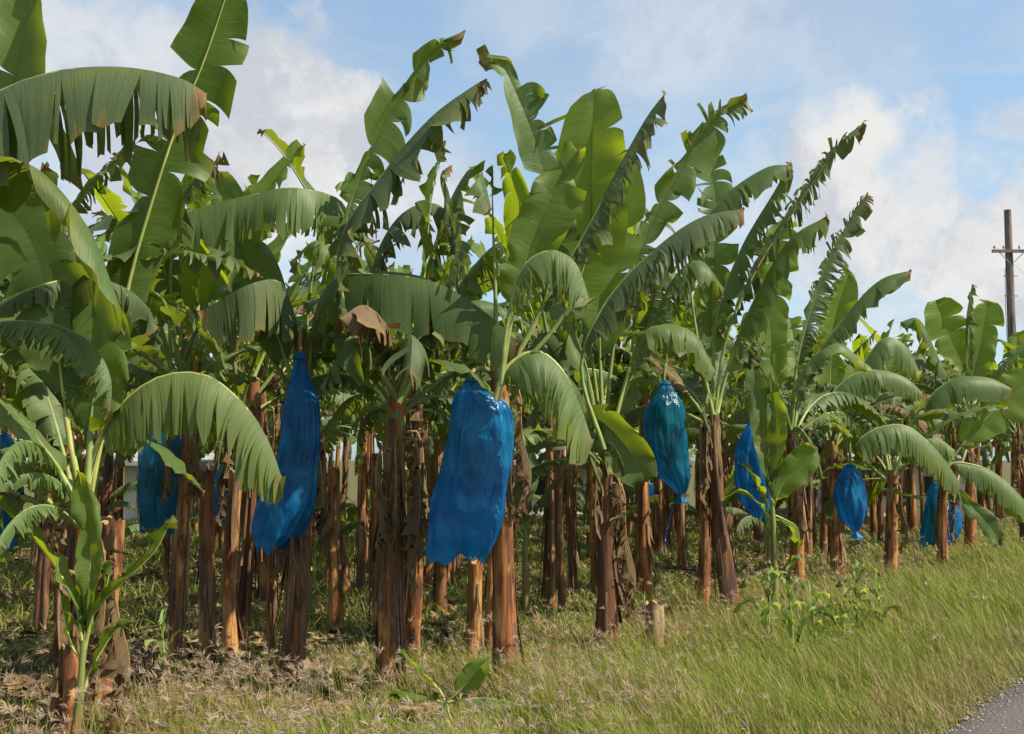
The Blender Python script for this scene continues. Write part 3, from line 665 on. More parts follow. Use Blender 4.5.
# P10
root, c, D = hero_plant('banana plant with thin dark stem in front of the two side-by-side blue bags', 940, 556, (945, 465), 0.11, 0.08, seed=18, D=17.5)
hero_leaf(root, trace(D - .5, [(945, 470), (955, 462), (985, 468), (1010, 485), (1035, 512)]), 'leaf_pale', strip=0.07, droop=2.1, fold=0.0, hw=0.42, pet=0.1, seed=94, ragged=0.15)
hero_leaf(root, trace(D - .5, [(945, 468), (925, 410), (950, 380), (985, 377), (1012, 388)]), 'leaf', strip=0.25, droop=2.0, fold=0.0, hw=0.42, pet=0.25, seed=95, ragged=0.15)
hero_leaf(root, trace(D - .4, [(945, 468), (975, 430), (1020, 385), (1050, 350)]), 'leaf_fresh', strip=0.5, droop=0.8, hw=0.42, seed=96, hint=CAM_HINT)
hero_leaf(root, trace(D - .6, [(946, 470), (965, 500), (985, 520), (1002, 545)]), 'leaf', strip=0.5, droop=0.8, hw=0.2, seed=97, hint=CAM_HINT)
fill(root, c, 6, 41, rise=(30, 150), scale=(0.85, 1.0), ndead=2)
ROOTS['P10'] = root

# P11 taller plant standing in the skyline right
root, c, D = hero_plant('banana plant topped by a curled withered leaf, just left of the utility pole', 968, 545, (968, 410), 0.12, 0.09, seed=19, D=19.5)
hero_leaf(root, trace(D, [(968, 410), (966, 360), (966, 320), (972, 284)]), 'leaf_worn', strip=0.05, droop=1.6, hw=0.24, fold=0.3, seed=98)
hero_leaf(root, trace(D + .4, [(968, 405), (960, 360), (945, 325), (936, 300)]), 'leaf_fresh', strip=0.6, droop=0.4, hw=0.42, hint=CAM_HINT, seed=99, pet=.3)
hero_leaf(root, trace(D, [(968, 405), (978, 360), (985, 320), (988, 300)]), 'leaf_fresh', strip=0.6, droop=0.6, hw=0.34, hint=CAM_HINT, seed=981)
hero_leaf(root, trace(D, [(966, 405), (940, 360), (920, 320), (900, 322)]), 'leaf', strip=0.25, droop=1.5, hw=0.34, seed=982)
fill(root, c, 6, 42, rise=(30, 150), scale=(0.85, 1.0), ndead=2)
ROOTS['P11'] = root

root, c, D = hero_plant('rightmost banana plant of the front row, half cut off at the photo edge', 1022, 548, (1022, 420), 0.12, 0.09, seed=20, D=21)
hero_leaf(root, trace(D, [(1022, 420), (1020, 380), (1005, 345), (990, 338)]), 'leaf', strip=0.3, droop=1.2, hw=0.34, seed=983)
hero_leaf(root, trace(D, [(1022, 420), (1024, 380), (1022, 350), (1016, 332)]), 'leaf_fresh', strip=0.4, droop=0.6, hw=0.34, hint=CAM_HINT, seed=984)
fill(root, c, 8, 43, rise=(30, 150), scale=(0.85, 1.0), ndead=2)
ROOTS['P12'] = root

# ------------------------------------------------------------------ second and further rows
hero_xy = [(o.location.x, o.location.y) for o in ROOTS.values()]
extra_seed = 500
ANCH = [(70, 'the far left plant'), (165, 'the shaded teal bag'), (290, 'the slanting blue bag'), (392, 'the dark fibrous stem'), (470, 'the widest blue bag'),
        (608, 'the orange stem beside the pale stump'), (665, 'the tied dark teal bag'), (735, 'the leaning red-brown stem'), (790, 'the tall sword-leaved sucker'), (850, 'the small tied blue bag'), (940, 'the pair of blue bags at right'), (1010, 'the plants under the utility pole')]
def place_label(x, y, row):
    px = 512 + FPX * x / y
    a = min(ANCH, key=lambda t: abs(t[0] - px))[1].replace('the ', '', 1)
    if y > 20: return 'far banana plant in the back rows, seen behind the ' + a
    rown = {1: 'second row', 2: 'third row', 3: 'fourth row'}.get(row, 'far back rows')
    return 'banana plant of the %s, seen behind the %s' % (rown, a)
nplants = 0
rg = random.Random(77)
for row in range(1, 10):
    u = 5.3 + row * 2.15
    v = 1.0
    while v < 60:
        v += rg.uniform(0.85, 1.6) * (1 if row < 5 else 1.3)
        uu = u + rg.uniform(-0.45, 0.45)
        x, y = xy_of(uu, v)
        if y < 4 or abs(x / y) > 0.53 or y > 38: continue
        if min((x - a) ** 2 + (y - b) ** 2 for a, b in hero_xy) < 0.5: continue
        if row > 5 and y > 31: continue
        far = y > 14
        o = field_plant(x, y, 900 + nplants, far, nleaf=(17 if not far else 11), hs=rg.uniform(1.0, 1.26), ndead=(4 if y < 12 else 2))
        tag(o, place_label(x, y, row), 'banana plant', 'banana plants in the rows behind')
        nplants += 1
# continuation of the front row beyond the frame edge and to the left
for v in (26.5, 29, 31.5, 34):
    x, y = xy_of(5.3, v); o = field_plant(x, y, 1500 + int(v), True)
    tag(o, 'distant banana plant of the front row, last ones before the right edge', 'banana plant', 'banana plants of the far right')
print('field plants', nplants)

hid = 0
for k in range(46):
    uu = rg.uniform(6.2, 16); v = rg.uniform(3, 34); x, y = xy_of(uu, v)
    if y < 11.5 or abs(x / y) > 0.5 or y > 30: continue
    root = empty('banana_sucker', (x, y, gh(x, y)), rg.uniform(0, 6.28)); tag(root, 'young banana sucker between the stems, seen behind the ' + place_label(x, y, 1).split('behind the ')[1], 'banana sucker', 'young suckers between the stems')
    hh = rg.uniform(0.4, 1.1); mb = MB(); mb.tube([Vector((0, 0, -.05)), Vector((0.02, 0, hh * .5)), Vector((0, 0, hh))], [0.045, 0.035, 0.02], 8); link('stem', mb.mesh('stem', M['stem_green']), root)
    for q in range(6): lib_leaf(root, hh * rg.uniform(0.7, 1), q * 2.4, rg.randrange(len(LIB)), rg.uniform(0.3, 0.55), True, off=0.01)
# ------------------------------------------------------------------ cut stems, stumps
def cut_stem(px, base_py, top_py, r, seed, label, lean_px=0, D=None, flaps=5, group=None, mats=None):
    b, D = plant_root(px, base_py, D)
    c = at(px + lean_px, top_py, D)
    root = link('cut_banana_stem', stem_mesh(c.z - b.z, r, r * 0.88, seed, (c.x - b.x, 0), flaps=flaps, cut=True).mesh('cut_banana_stem', mats or STEMMATS()))
    root.location = b; tag(root, label, 'cut stem', group)
    return root
cut_stem(103, 695, 522, 0.11, 61, 'tall cut orange-brown banana stem without leaves, beside the pale green sucker', 10, D=7.6)
cut_stem(70, 737, 648, 0.06, 62, 'short split orange stem stub at the foot of the sucker', 0, D=6.5)
cut_stem(653, 648, 605, 0.115, 63, 'short pale cut banana stump standing in the grass', 2, D=10.3, flaps=0, mats=[M['pale_stem'], M['stem_green'], M['cut'], M['bark_fibre']])
cut_stem(473, 655, 560, 0.085, 64, 'red-brown cut stem right under the widest blue bag', 3, D=9.4)
cut_stem(490, 660, 540, 0.06, 65, 'thin yellowish stem between the widest blue bag and the bright orange stem', 4, D=9.8)
for i, (px, py, dpt, lab) in enumerate(((410, 645, 9.7, 'thin brown stem close behind the dark fibrous stem'), (648, 590, 13.5, 'brown stem rising behind the pale cut stump'), (235, 640, 9.9, 'dark brown leafless stem left of the slanting blue bag'),
                                   (340, 615, 11.2, 'orange lit stem behind, right of the slanting blue bag'), (700, 600, 12.8, 'dark stem close left of the leaning red-brown stem'), (213, 640, 9.5, 'dark leafless stem below the small shaded leaf at left'))):
    cut_stem(px, py, 470, 0.085, 70 + i, lab, (-3) ** (i % 2) * 2, D=dpt, flaps=8)

# ------------------------------------------------------------------ fruit bags, bunches and stalks
def bunch_mesh(top, bot, rad, seed):
    rg = random.Random(seed); mb = MB(); n = 8
    ax = bot - top
    mb.tube([top + ax * (i / 5) for i in range(6)], 0.022, 7)
    for k in range(n):
        c = top + ax * (0.08 + 0.86 * k / n); rr = rad * (1 - 0.45 * k / n)
        for j in range(11):
            a = j / 11 * 6.283 + k * 0.5
            d = Vector((math.cos(a), math.sin(a), 0))
            s = rg.uniform(0.9, 1.1)
            P = [c + d * 0.02, c + d * rr * 0.55 * s + Vector((0, 0, -0.02)), c + d * rr * 0.9 * s + Vector((0, 0, 0.03)), c + d * rr * s + Vector((0, 0, 0.10))]
            mb.tube(P, [0.012, 0.019, 0.018, 0.006], 5)
    return mb

def bag(label, D, prof, mat, seed, plant, stalk, depth=0.75, knot=False, bunch=True, group='blue bags tied over the banana bunches', twine=None, folds=0.07, tear=0.02):
    """prof: rows of (py, left px, right px) measured on the photo, turned into metres at the bag's depth"""
    rg = random.Random(seed)
    top = at((prof[0][1] + prof[0][2]) / 2, prof[0][0], D)
    root = empty('fruit_bag', top); tag(root, label, 'fruit bag', group)
    L = []
    for py, a, b in prof:
        pa, pb = at(a, py, D), at(b, py, D); L.append(((pa + pb) / 2 - top, (pb - pa).length / 2))
    # resample smoothly
    NR = 54; nang = 96; rows = []; uvr = []
    zs = [q[0].z for q in L]
    C, _ = catmull([Vector((q[0].x, q[1], q[0].z)) for q in L], NR)
    ph = [rg.uniform(0, 6.28) for _ in range(6)]
    for i, q in enumerate(C):
        t = i / (NR - 1); r = max(0.012, q.y)
        row = []; ur = []
        for j in range(nang):
            a = 2 * math.pi * j / nang
            fold = 0.45 * (math.sin(a * 5 + ph[0] + 1.2 * math.sin(t * 4 + ph[1])) * 0.5 + math.sin(a * 9 + ph[2] - 2.5 * t) * 0.35 + math.sin(a * 15 + ph[3] + t * 5) * 0.22)
            neck = math.exp(-((t) / 0.10) ** 2)
            amp = folds * (0.7 + 2.2 * neck + 1.1 * t); sharp = (1 - abs(math.sin(a * 4 + ph[1] + 0.8 * math.sin(t * 3 + ph[4])))) ** 4 * 0.9 + (1 - abs(math.sin(a * 6.5 + ph[3] - t * 1.2))) ** 5 * 0.5; fold -= sharp
            nz = noise.noise(Vector((math.cos(a) * 2.2, math.sin(a) * 2.2, t * 3.5 + seed * 5.1))) * 0.15 + noise.noise(Vector((math.cos(a) * 5, math.sin(a) * 5, t * 5 + seed))) * 0.05
            rr = r * (1 + amp * fold + nz)
            x = q.x + math.cos(a) * rr * 1.0; y = math.sin(a) * rr * depth
            z = q.z + (0.03 * math.sin(a * 3 + ph[4]) + 0.02 * math.sin(a * 7 + ph[5])) * (t ** 6) * (0 if knot else 1)
            row.append(Vector((x, y, z))); ur.append((j / nang, t))
        rows.append(row); uvr.append(ur)
    mb = MB(); mb.grid(rows, uvr, closed=True)
    link('plastic_film', mb.mesh('plastic_film', M[mat]), root)
    # tie at the neck, tied tail at the bottom
    tb = MB(); tp = [C[2] + Vector((0, 0, 0))]
    c0 = Vector((C[2].x, 0, C[2].z)); r0 = C[2].y + 0.006
    ring = [c0 + Vector((math.cos(k * 0.5236) * r0, math.sin(k * 0.5236) * r0 * depth, 0.004 * math.sin(k))) for k in range(13)]
    tb.tube(ring, 0.005, 5)
    tb.tube([ring[9], ring[9] + Vector((0.01, -0.02, -0.05)), ring[9] + Vector((-0.01, -0.02, -0.13))], 0.003, 4)
    link('tie', tb.mesh('tie', M['film_deep']), root)
    if knot:
        kb = MB(); e = Vector((C[-1].x, 0, C[-1].z)); rr = []; us = []
        for i in range(6):
            t = i / 5; rw = 0.016 + 0.05 * t
            rr.append([e + Vector((0.02 * t + math.cos(a) * rw * (1 + 0.3 * math.sin(5 * a + ph[0])), math.sin(a) * rw * (1 + 0.3 * math.cos(4 * a)), -0.09 * t + 0.015 * math.sin(a * 4 + ph[1]) * t)) for a in [k * 6.283 / 24 for k in range(24)]])
            us.append([(k / 24, t) for k in range(24)])
        kb.grid(rr, us, closed=True); link('tied_tail', kb.mesh('tied_tail', M[mat]), root)
    if twine:
        tw = MB(); w = [at(a, b, D) - top for a, b in twine]; cc, _ = catmull(w, 24); tw.tube(cc, 0.006, 5)
        link('twine', tw.mesh('twine', M['film_deep']), root)
    # stalk and bunch belong to the plant
    pr = ROOTS[plant] if isinstance(plant, str) else plant
    if stalk:
        W = [at(a, b, D + dd) - pr.location for a, b, dd in stalk]
        sb = MB(); cc, _ = catmull(W, 16); sb.tube(cc, [0.027 - 0.012 * i / 15 for i in range(16)], 9)
        link('bunch_stalk', sb.mesh('bunch_stalk', M['stem_green']), pr)
    if bunch:
        o = top - pr.location
        zb = C[-1].z * 0.74; xb = C[int(NR * 0.7)].x; i0 = next(i for i, q in enumerate(C) if q.y > 0.75 * max(c.y for c in C)); i0 = min(i0 + 2, int(NR * 0.5)); rmax = min(q.y for q in C[i0:int(NR * 0.74)])
        bm = bunch_mesh(o + Vector((C[i0].x, 0, C[i0].z)), o + Vector((xb, 0, zb)), rmax * 0.80 * depth, seed)
        bo = link('banana_bunch', bm.mesh('banana_bunch', M['bunch']), pr); bo.rotation_euler = (0, 0, -pr.rotation_euler.z)
    return root

bag('crumpled bright blue bag with slanting open end, hanging left of the dark fibrous stem', 8.3, [(352, 296, 304), (366, 293, 306), (385, 289, 312), (405, 284, 318), (440, 280, 319), (475, 269, 317), (505, 257, 314), (530, 252, 303), (548, 256, 284)], 'film_blue', 1, 'P2',
    [(303, 402, 0.7), (305, 345, 0.4), (301, 328, 0.1), (300, 346, 0), (300, 358, 0)], depth=0.7)
bag('widest and longest blue bag, flat open bottom, hanging just left of the bright orange stem', 7.9, [(376, 467, 474), (386, 462, 482), (398, 454, 500), (415, 450, 511), (445, 445, 512), (480, 439, 509), (515, 432, 504), (545, 427, 492), (559, 426, 481)], 'film_blue', 2, 'P4',
    [(499, 398, 0.6), (492, 374, 0.35), (479, 368, 0.12), (471, 374, 0), (471, 383, 0)], depth=0.6, folds=0.05)
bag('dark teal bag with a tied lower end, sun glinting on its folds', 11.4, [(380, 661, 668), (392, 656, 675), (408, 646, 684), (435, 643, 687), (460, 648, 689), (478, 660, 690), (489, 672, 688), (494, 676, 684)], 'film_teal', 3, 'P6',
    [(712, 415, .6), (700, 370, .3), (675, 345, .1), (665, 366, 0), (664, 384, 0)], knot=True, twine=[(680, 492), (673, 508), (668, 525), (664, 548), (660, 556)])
bag('deep blue bag half hidden behind the tall sword-leaved sucker', 13.0, [(420, 750, 756), (432, 743, 765), (450, 737, 770), (475, 735, 771), (500, 741, 770), (516, 753, 767)], 'film_blue', 4, 'P7',
    [(790, 430, .5), (780, 400, .3), (757, 390, .1), (753, 410, 0), (753, 424, 0)])
bag('small light blue bag with a knotted tail, hanging low in front of a dark stem', 14.8, [(464, 847, 853), (472, 841, 859), (486, 835, 865), (504, 835, 867), (517, 840, 865), (527, 849, 861), (531, 852, 858)], 'film_blue', 5, 'P8',
    [(832, 440, .5), (838, 425, .3), (848, 430, .1), (850, 455, 0), (850, 467, 0)], knot=True)
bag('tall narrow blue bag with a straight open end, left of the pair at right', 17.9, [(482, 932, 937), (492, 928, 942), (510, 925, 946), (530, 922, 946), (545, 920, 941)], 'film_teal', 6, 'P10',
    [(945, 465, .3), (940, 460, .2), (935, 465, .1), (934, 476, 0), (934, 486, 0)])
bag('small bright blue bag glowing in the sun, right of the pair at right', 18.6, [(505, 951, 956), (513, 947, 960), (525, 944, 962), (538, 940, 957), (543, 938, 950)], 'film_blue', 7, 'P11',
    [(966, 450, .5), (960, 470, .3), (955, 495, 0), (953, 509, 0)])
# shaded bags in the second row
def find_near(px, Dmin, Dmax):
    best = None
    for o in col.objects:
        if o.type == 'EMPTY' and o.name.startswith('banana_plant') and Dmin < o.location.y < Dmax:
            q = 512 + FPX * o.location.x / o.location.y
            if best is None or abs(q - px) < best[0]: best = (abs(q - px), o)
    return best[1]
def shaded_bag(label, px, y0, y1, w, D, mat, seed):
    pl = find_near(px, D - 1.5, D + 4)
    h = y1 - y0
    b = bag(label, D, [(y0, px - 2, px + 2), (y0 + h * .1, px - w * .25, px + w * .3), (y0 + h * .25, px - w * .48, px + w * .5), (y0 + h * .6, px - w * .5, px + w * .5), (y1, px - w * .45, px + w * .3)], mat, seed, pl, None)
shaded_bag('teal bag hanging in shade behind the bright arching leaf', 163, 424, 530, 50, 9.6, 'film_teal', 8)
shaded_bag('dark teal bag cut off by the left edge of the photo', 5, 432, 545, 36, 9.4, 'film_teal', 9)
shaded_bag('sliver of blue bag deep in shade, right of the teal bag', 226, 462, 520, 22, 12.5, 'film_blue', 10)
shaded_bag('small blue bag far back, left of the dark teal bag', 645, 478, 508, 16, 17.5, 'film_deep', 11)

# ------------------------------------------------------------------ suckers and young plants
def sucker(name, label, cat, px, base_py, D, stemtop, leaves, r=0.035, mat='leaf_fresh', group=None):
    b, D = plant_root(px, base_py, D); root = empty(name, b); tag(root, label, cat, group)
    c = at(stemtop[0], stemtop[1], D) - b
    mb = MB(); pts, _ = catmull([Vector((0, 0, -0.05)), c * 0.5 + Vector((0.01, 0, 0)), c], 10); mb.tube(pts, [r * 0.8 * (1.2 - 0.6 * i / 9) for i in range(10)], 10)
    link('stem', mb.mesh('stem', M['stem_green']), root)
    for i, (P, kw) in enumerate(leaves):
        k2 = dict(hw=0.09, pet=0.1, strip=2.0, droop=0.3, fold=0.3, ragged=0.05, seed=i * 7 + int(px), rib=0.007, N=28, m=5); k2.update(kw)
        mt = k2.pop('mat', mat); hero_leaf(root, trace(D, P), mt, 'rib_yellow', **k2)
    return root
sucker('banana_sucker', 'young pale green banana sucker at the bottom left with wide-spread narrow leaves', 'banana sucker', 80, 735, 6.35, (84, 640),
       [([(84, 645), (88, 600), (90, 540), (78, 470)], dict(hw=0.08, hint=CAM_HINT, droop=0.1)), ([(84, 650), (75, 600), (40, 545), (0, 505), (-30, 490)], dict(hw=0.07)),
        ([(84, 650), (95, 610), (125, 580), (155, 550), (172, 515)], dict(hw=0.07)), ([(83, 660), (70, 640), (60, 590), (52, 580)], dict(hw=0.03)),
        ([(84, 645), (92, 615), (105, 590), (110, 560)], dict(hw=0.04)), ([(84, 690), (90, 670), (115, 630), (132, 620)], dict(hw=0.03, droop=1))])
sucker('banana_sucker', 'tall sucker with sword-shaped leaves in front of the deep blue bag', 'banana sucker', 772, 590, 12.0, (772, 500),
       [([(772, 505), (766, 460), (760, 410), (752, 362)], dict(hw=0.14, hint=CAM_HINT, mat='leaf')), ([(772, 505), (774, 470), (776, 420), (770, 372)], dict(hw=0.12, hint=CAM_HINT)),
        ([(773, 510), (782, 485), (800, 465), (818, 447)], dict(hw=0.19, droop=0.5, hint=CAM_HINT)), ([(772, 510), (760, 490), (748, 470), (738, 462)], dict(hw=0.10, droop=.8)),
        ([(772, 520), (755, 500), (735, 492), (722, 505)], dict(hw=0.12, droop=0.9)), ([(773, 515), (785, 520), (797, 528), (800, 548)], dict(hw=0.14, droop=0.8))], r=0.05)
sucker('banana_sucker', 'low broken sucker with one upright leaf in the grass at bottom centre', 'banana sucker', 442, 716, 7.15, (445, 703),
       [([(445, 702), (452, 698), (470, 680), (490, 658)], dict(hw=0.085, droop=0.2, hint=CAM_HINT)), ([(445, 702), (420, 695), (400, 690), (388, 695)], dict(hw=0.09, droop=1.2)),
        ([(445, 702), (470, 698), (505, 700), (530, 712)], dict(hw=0.12, droop=1.4, strip=0.1, mat='leaf_pale')), ([(445, 700), (440, 690), (430, 680), (408, 660), (398, 655)], dict(hw=0.04, droop=0.6)), ([(446, 704), (448, 712), (452, 722), (460, 730)], dict(hw=.08, mat='leaf'))], r=0.02)

# tall weeds of the verge
def weed(px, base_py, hpx, seed, label, n=7):
    rg = random.Random(seed); b, D = plant_root(px, base_py); root = empty('tall_grass_weed', b); tag(root, label, 'tall weed', 'tall sorghum-like weeds in the verge')
    k = hpx * D / FPX; top = Vector((rg.uniform(-.05, .05), 0, k))
    mb = MB(); mb.tube([Vector((0, 0, -.03)), top * 0.5 + Vector((0.01, 0, 0)), top], [0.008, 0.006, 0.003], 6); link('stem', mb.mesh('stem', M['rib_yellow']), root)
    for i in range(n):
        f = (i + 1) / (n + 0.5); a = i * 2.3 + rg.uniform(-.5, .5); s = top * f; L = rg.uniform(0.3, 0.5) * (1 - 0.3 * f) * k / 0.8
        d = Vector((math.cos(a), math.sin(a) * 0.7, 0))
        P = [s, s + d * L * 0.25 + Vector((0, 0, L * 0.6)), s + d * L * 0.6 + Vector((0, 0, L * 0.85)), s + d * L * 1.0 + Vector((0, 0, L * 0.5))]
        bl, rb = leaf_blade(P, hw=0.017, pet=0.02, strip=5, droop=0.3, fold=0.3, seed=i, N=14, m=2, rib=0.002, ragged=0)
        lf = link('leaf', bl.mesh('leaf', M['weed_leaf'] if rg.random() < .8 else M['leaf_pale']), root)
for a in ((790, 655, 92, 1, 'tallest of the light green weeds, below the tall sword-leaved sucker'), (763, 640, 70, 2, 'light green weed left of the tallest weed, below the sucker'), (812, 652, 60, 3, 'short light green weed close right of the tallest weed'),
          (855, 635, 66, 4, 'light green weed with drooping tips on the right, below the small tied bag'), (875, 628, 48, 5, 'rightmost of the light green weeds in the verge'), (838, 640, 45, 6, 'small weed between the two right-hand light green weeds'),
          (170, 690, 70, 8, 'thin weed beside the far left stems'), (470, 640, 60, 9, 'thin green weed in front of the stems under the widest bag')):
    weed(*a)

# stone
def blob(name, c, r, seed, mat, label, cat, flat=0.7):
    import bmesh
    bm = bmesh.new(); bmesh.ops.create_icosphere(bm, subdivisions=3, radius=1)
    for v in bm.verts:
        n = noise.noise(v.co * 1.3 + Vector((seed, 0, 0))) * 0.4 + noise.noise(v.co * 4 + Vector((0, seed, 0))) * 0.1
        v.co = Vector((v.co.x * r * (1 + n), v.co.y * r * (1 + n) * 0.8, v.co.z * r * flat * (1 + n)))
    me = bpy.data.meshes.new(name); bm.to_mesh(me); bm.free(); me.materials.append(mat)
    me.polygons.foreach_set('use_smooth', np.ones(len(me.polygons), dtype=bool))
    o = link(name, me); o.location = c; tag(o, label, cat); return o
M['stone'] = plain('pale_stone', (0.42, 0.38, 0.31), (0.28, 0.24, 0.19), 14, 0.85, bump=0.6)
b, D = plant_root(314, 684); blob('stone', b + Vector((0, 0, 0.05)), 0.085, 2, M['stone'], 'pale rounded stone lying in the dry grass below the slanting bag', 'stone')
M['mulch'] = plain('rotting_stem', (0.12, 0.07, 0.04), (0.06, 0.035, 0.022), 20, 0.9, bump=0.9)
for i, (px, py, r, lab) in enumerate(((362, 668, 0.10, 'dark rotting stump left of the fibrous stem'), (280, 672, 0.09, 'dark clod of dead sheaths beside the pale stone'), (548, 652, 0.15, 'low heap of dead brown trash right of the bright orange stem'), (155, 660, 0.2, 'mound of brown trash between the left stems'))):
    b, D = plant_root(px, py); blob('trash_heap', b + Vector((0, 0, 0.04)), r, 5 + i, M['mulch'], lab, 'heap', 0.6)

# ------------------------------------------------------------------ utility pole
M['pole'] = plain('weathered_pole_wood', (0.16, 0.12, 0.105), (0.23, 0.18, 0.155), 10, 0.85, (6, 6, 0.4), 0.5, (0.08, 0.06, 0.052))
M['porcelain'] = plain('insulator_porcelain', (0.32, 0.26, 0.22), (0.25, 0.2, 0.17), 5, 0.3, bump=0)
M['steel'] = plain('galvanised_steel', (0.3, 0.3, 0.3), (0.22, 0.22, 0.22), 8, 0.5, bump=0.1)
PD = 42.0
tp = at(1007.5, 210, PD); root = empty('utility_pole', (tp.x, PD, 0)); tag(root, 'weathered wooden utility pole with one crossarm rising above the plants at right', 'utility pole')
mb = MB(); H = tp.z; mb.tube([Vector((0, 0, -0.3)), Vector((0, 0, H * .5)), Vector((0, 0, H))], [0.18, 0.155, 0.125], 16); link('pole', mb.mesh('pole', M['pole']), root)
zc = at(1007, 252, PD).z
mb = MB(); mb.box((0.02, -0.19, zc), (0.72, 0.05, 0.055)); xa = link('crossarm', mb.mesh('crossarm', M['pole'], False), root)
for x in (-0.62, -0.28, 0.3, 0.64):
    mb = MB(); mb.tube([Vector((x, -0.19, zc + .05)), Vector((x, -0.19, zc + .10)), Vector((x, -0.19, zc + .13)), Vector((x, -0.19, zc + .17)), Vector((x, -0.19, zc + .21))], [0.012, 0.02, 0.045, 0.03, 0.02], 10); link('insulator', mb.mesh('insulator', M['porcelain']), xa)
for s in (-1, 1):
    mb = MB(); mb.tube([Vector((s * .45, -.21, zc - .05)), Vector((s * .05, -.18, zc - .45))], 0.015, 6); link('brace', mb.mesh('brace', M['steel']), root)
for zz in (at(1007, 276, PD).z, at(1007, 296, PD).z):
    mb = MB(); mb.tube([Vector((-.25, -0.05, zz)), Vector((.25, -0.05, zz))], 0.02, 8); link('bolt', mb.mesh('bolt', M['steel']), root)
mb = MB(); mb.tube([Vector((-.19, -.05, zc - .6)), Vector((-.22, -.05, zc - 2)), Vector((-.2, -.05, zc - 4)), Vector((-.2, 0, 0.2))], 0.012, 5); link('ground_wire', mb.mesh('ground_wire', M['steel']), root)

for x in (-0.62, 0.64):
    mb = MB(); W = []
    for i in range(25):
        t = i / 24; q = DIRV * 60 * t; W.append(Vector((x + q.x * 1.0, -0.19 + q.y, zc + .2 - 4 * 1.1 * t * (1 - t))))
    mb.tube(W, 0.006, 4); link('wire', mb.mesh('wire', M['steel']), root)
# ------------------------------------------------------------------ pale farm shed behind the field
M['wall'] = plain('whitewashed_wall', (0.74, 0.72, 0.68), (0.62, 0.60, 0.55), 3, 0.8, bump=0.1)
M['roof'] = plain('sheet_roof', (0.35, 0.34, 0.33), (0.26, 0.24, 0.22), 4, 0.6, bump=0.1)
M['glass'] = plain('dark_window', (0.03, 0.035, 0.04), (0.04, 0.045, 0.05), 3, 0.1, bump=0)
def shed(px, D, w, label):
    p = at(px, 460, D); root = empty('farm_shed', (p.x, p.y, 0), 0.1); tag(root, label, 'shed', 'pale sheds behind the field')
    mb = MB(); mb.box((0, 0, 0.72), (w, 2.5, 0.77)); link('wall', mb.mesh('wall', M['wall'], False), root)
    mb = MB(); w2 = w + .4
    mb.add([Vector(q) for q in ((-w2, -3, 2.45), (w2, -3, 2.45), (w2, 0, 3.5), (-w2, 0, 3.5), (-w2, 3, 2.45), (w2, 3, 2.45), (-w2, -3, 2.57), (w2, -3, 2.57), (w2, 0, 3.62), (-w2, 0, 3.62), (-w2, 3, 2.57), (w2, 3, 2.57))],
           [(0, 1, 2, 3), (3, 2, 5, 4), (6, 9, 8, 7), (9, 10, 11, 8), (0, 6, 7, 1), (4, 5, 11, 10), (0, 3, 9, 6), (3, 4, 10, 9), (1, 7, 8, 2), (2, 8, 11, 5)])
    rf = link('roof', mb.mesh('roof', M['roof'], False), root); rf.location.z = -1.0
    for x in (-w * .5, w * .45):
        mb = MB(); mb.box((x, -2.51, 0.85), (.4, .03, .28)); link('window', mb.mesh('window', M['glass'], False), root)
shed(575, 37, 2.6, 'white shed glimpsed between the orange stems right of the widest bag')
shed(872, 36, 1.8, 'pale shed glimpsed beside the small tied blue bag')
shed(170, 34, 2.6, 'pale shed glimpsed between the dark stems at left')

# ------------------------------------------------------------------ ground, road
def ground():
    def axis(lo, hi, a, b, fine):
        xs = list(np.arange(a, b, fine)); s = fine; x = a
        left = []
        while x > lo: s *= 1.35; x -= s; left.append(x)
        s = fine; x = xs[-1]; right = []
        while x < hi: s *= 1.35; x += s; right.append(x)
        return left[::-1] + xs + right
    X = axis(-1500, 1500, -14, 22, 0.3); Y = axis(-600, 2500, 2, 34, 0.3)
    v = [(x, y, gh(x, y) if (abs(x) < 60 and abs(y) < 80) else -0.03) for y in Y for x in X]
    n = len(X); f = [(j * n + i, j * n + i + 1, (j + 1) * n + i + 1, (j + 1) * n + i) for j in range(len(Y) - 1) for i in range(n - 1)]
    me = bpy.data.meshes.new('ground'); me.from_pydata(v, [], f)
    me.polygons.foreach_set('use_smooth', np.ones(len(f), dtype=bool))
    m, nt, _, _ = new_mat('soil_and_turf'); g = NT(nt); P = g.n('ShaderNodeTexCoord').outputs['Object']
    n1 = g.noise(P, 1.1, 5, 0.6); n2 = g.noise(P, 9, 6, 0.7); n3 = g.noise(P, 45, 4, 0.7)
    a = g.mix(g.ramp(n2, (0.35, 0.65)), (0.075, 0.052, 0.032), (0.16, 0.12, 0.075))
    a = g.mix(g.ramp(n1, (0.42, 0.58)), a, g.mix(n3, (0.055, 0.085, 0.02), (0.11, 0.14, 0.04)))
    p = g.n('ShaderNodeBsdfPrincipled'); g.l(a, p.inputs['Base Color']); p.inputs['Roughness'].default_value = 0.95; p.inputs['Specular IOR Level'].default_value = 0.1
    bp = g.n('ShaderNodeBump'); bp.inputs['Strength'].default_value = 0.8; bp.inputs['Distance'].default_value = 0.05; g.l(n2, bp.inputs['Height']); g.l(bp.outputs[0], p.inputs['Normal'])
    g.l(p.outputs[0], g.n('ShaderNodeOutputMaterial').inputs[0]); me.materials.append(m)
    o = link('ground', me); tag(o, kind='structure')
ground()
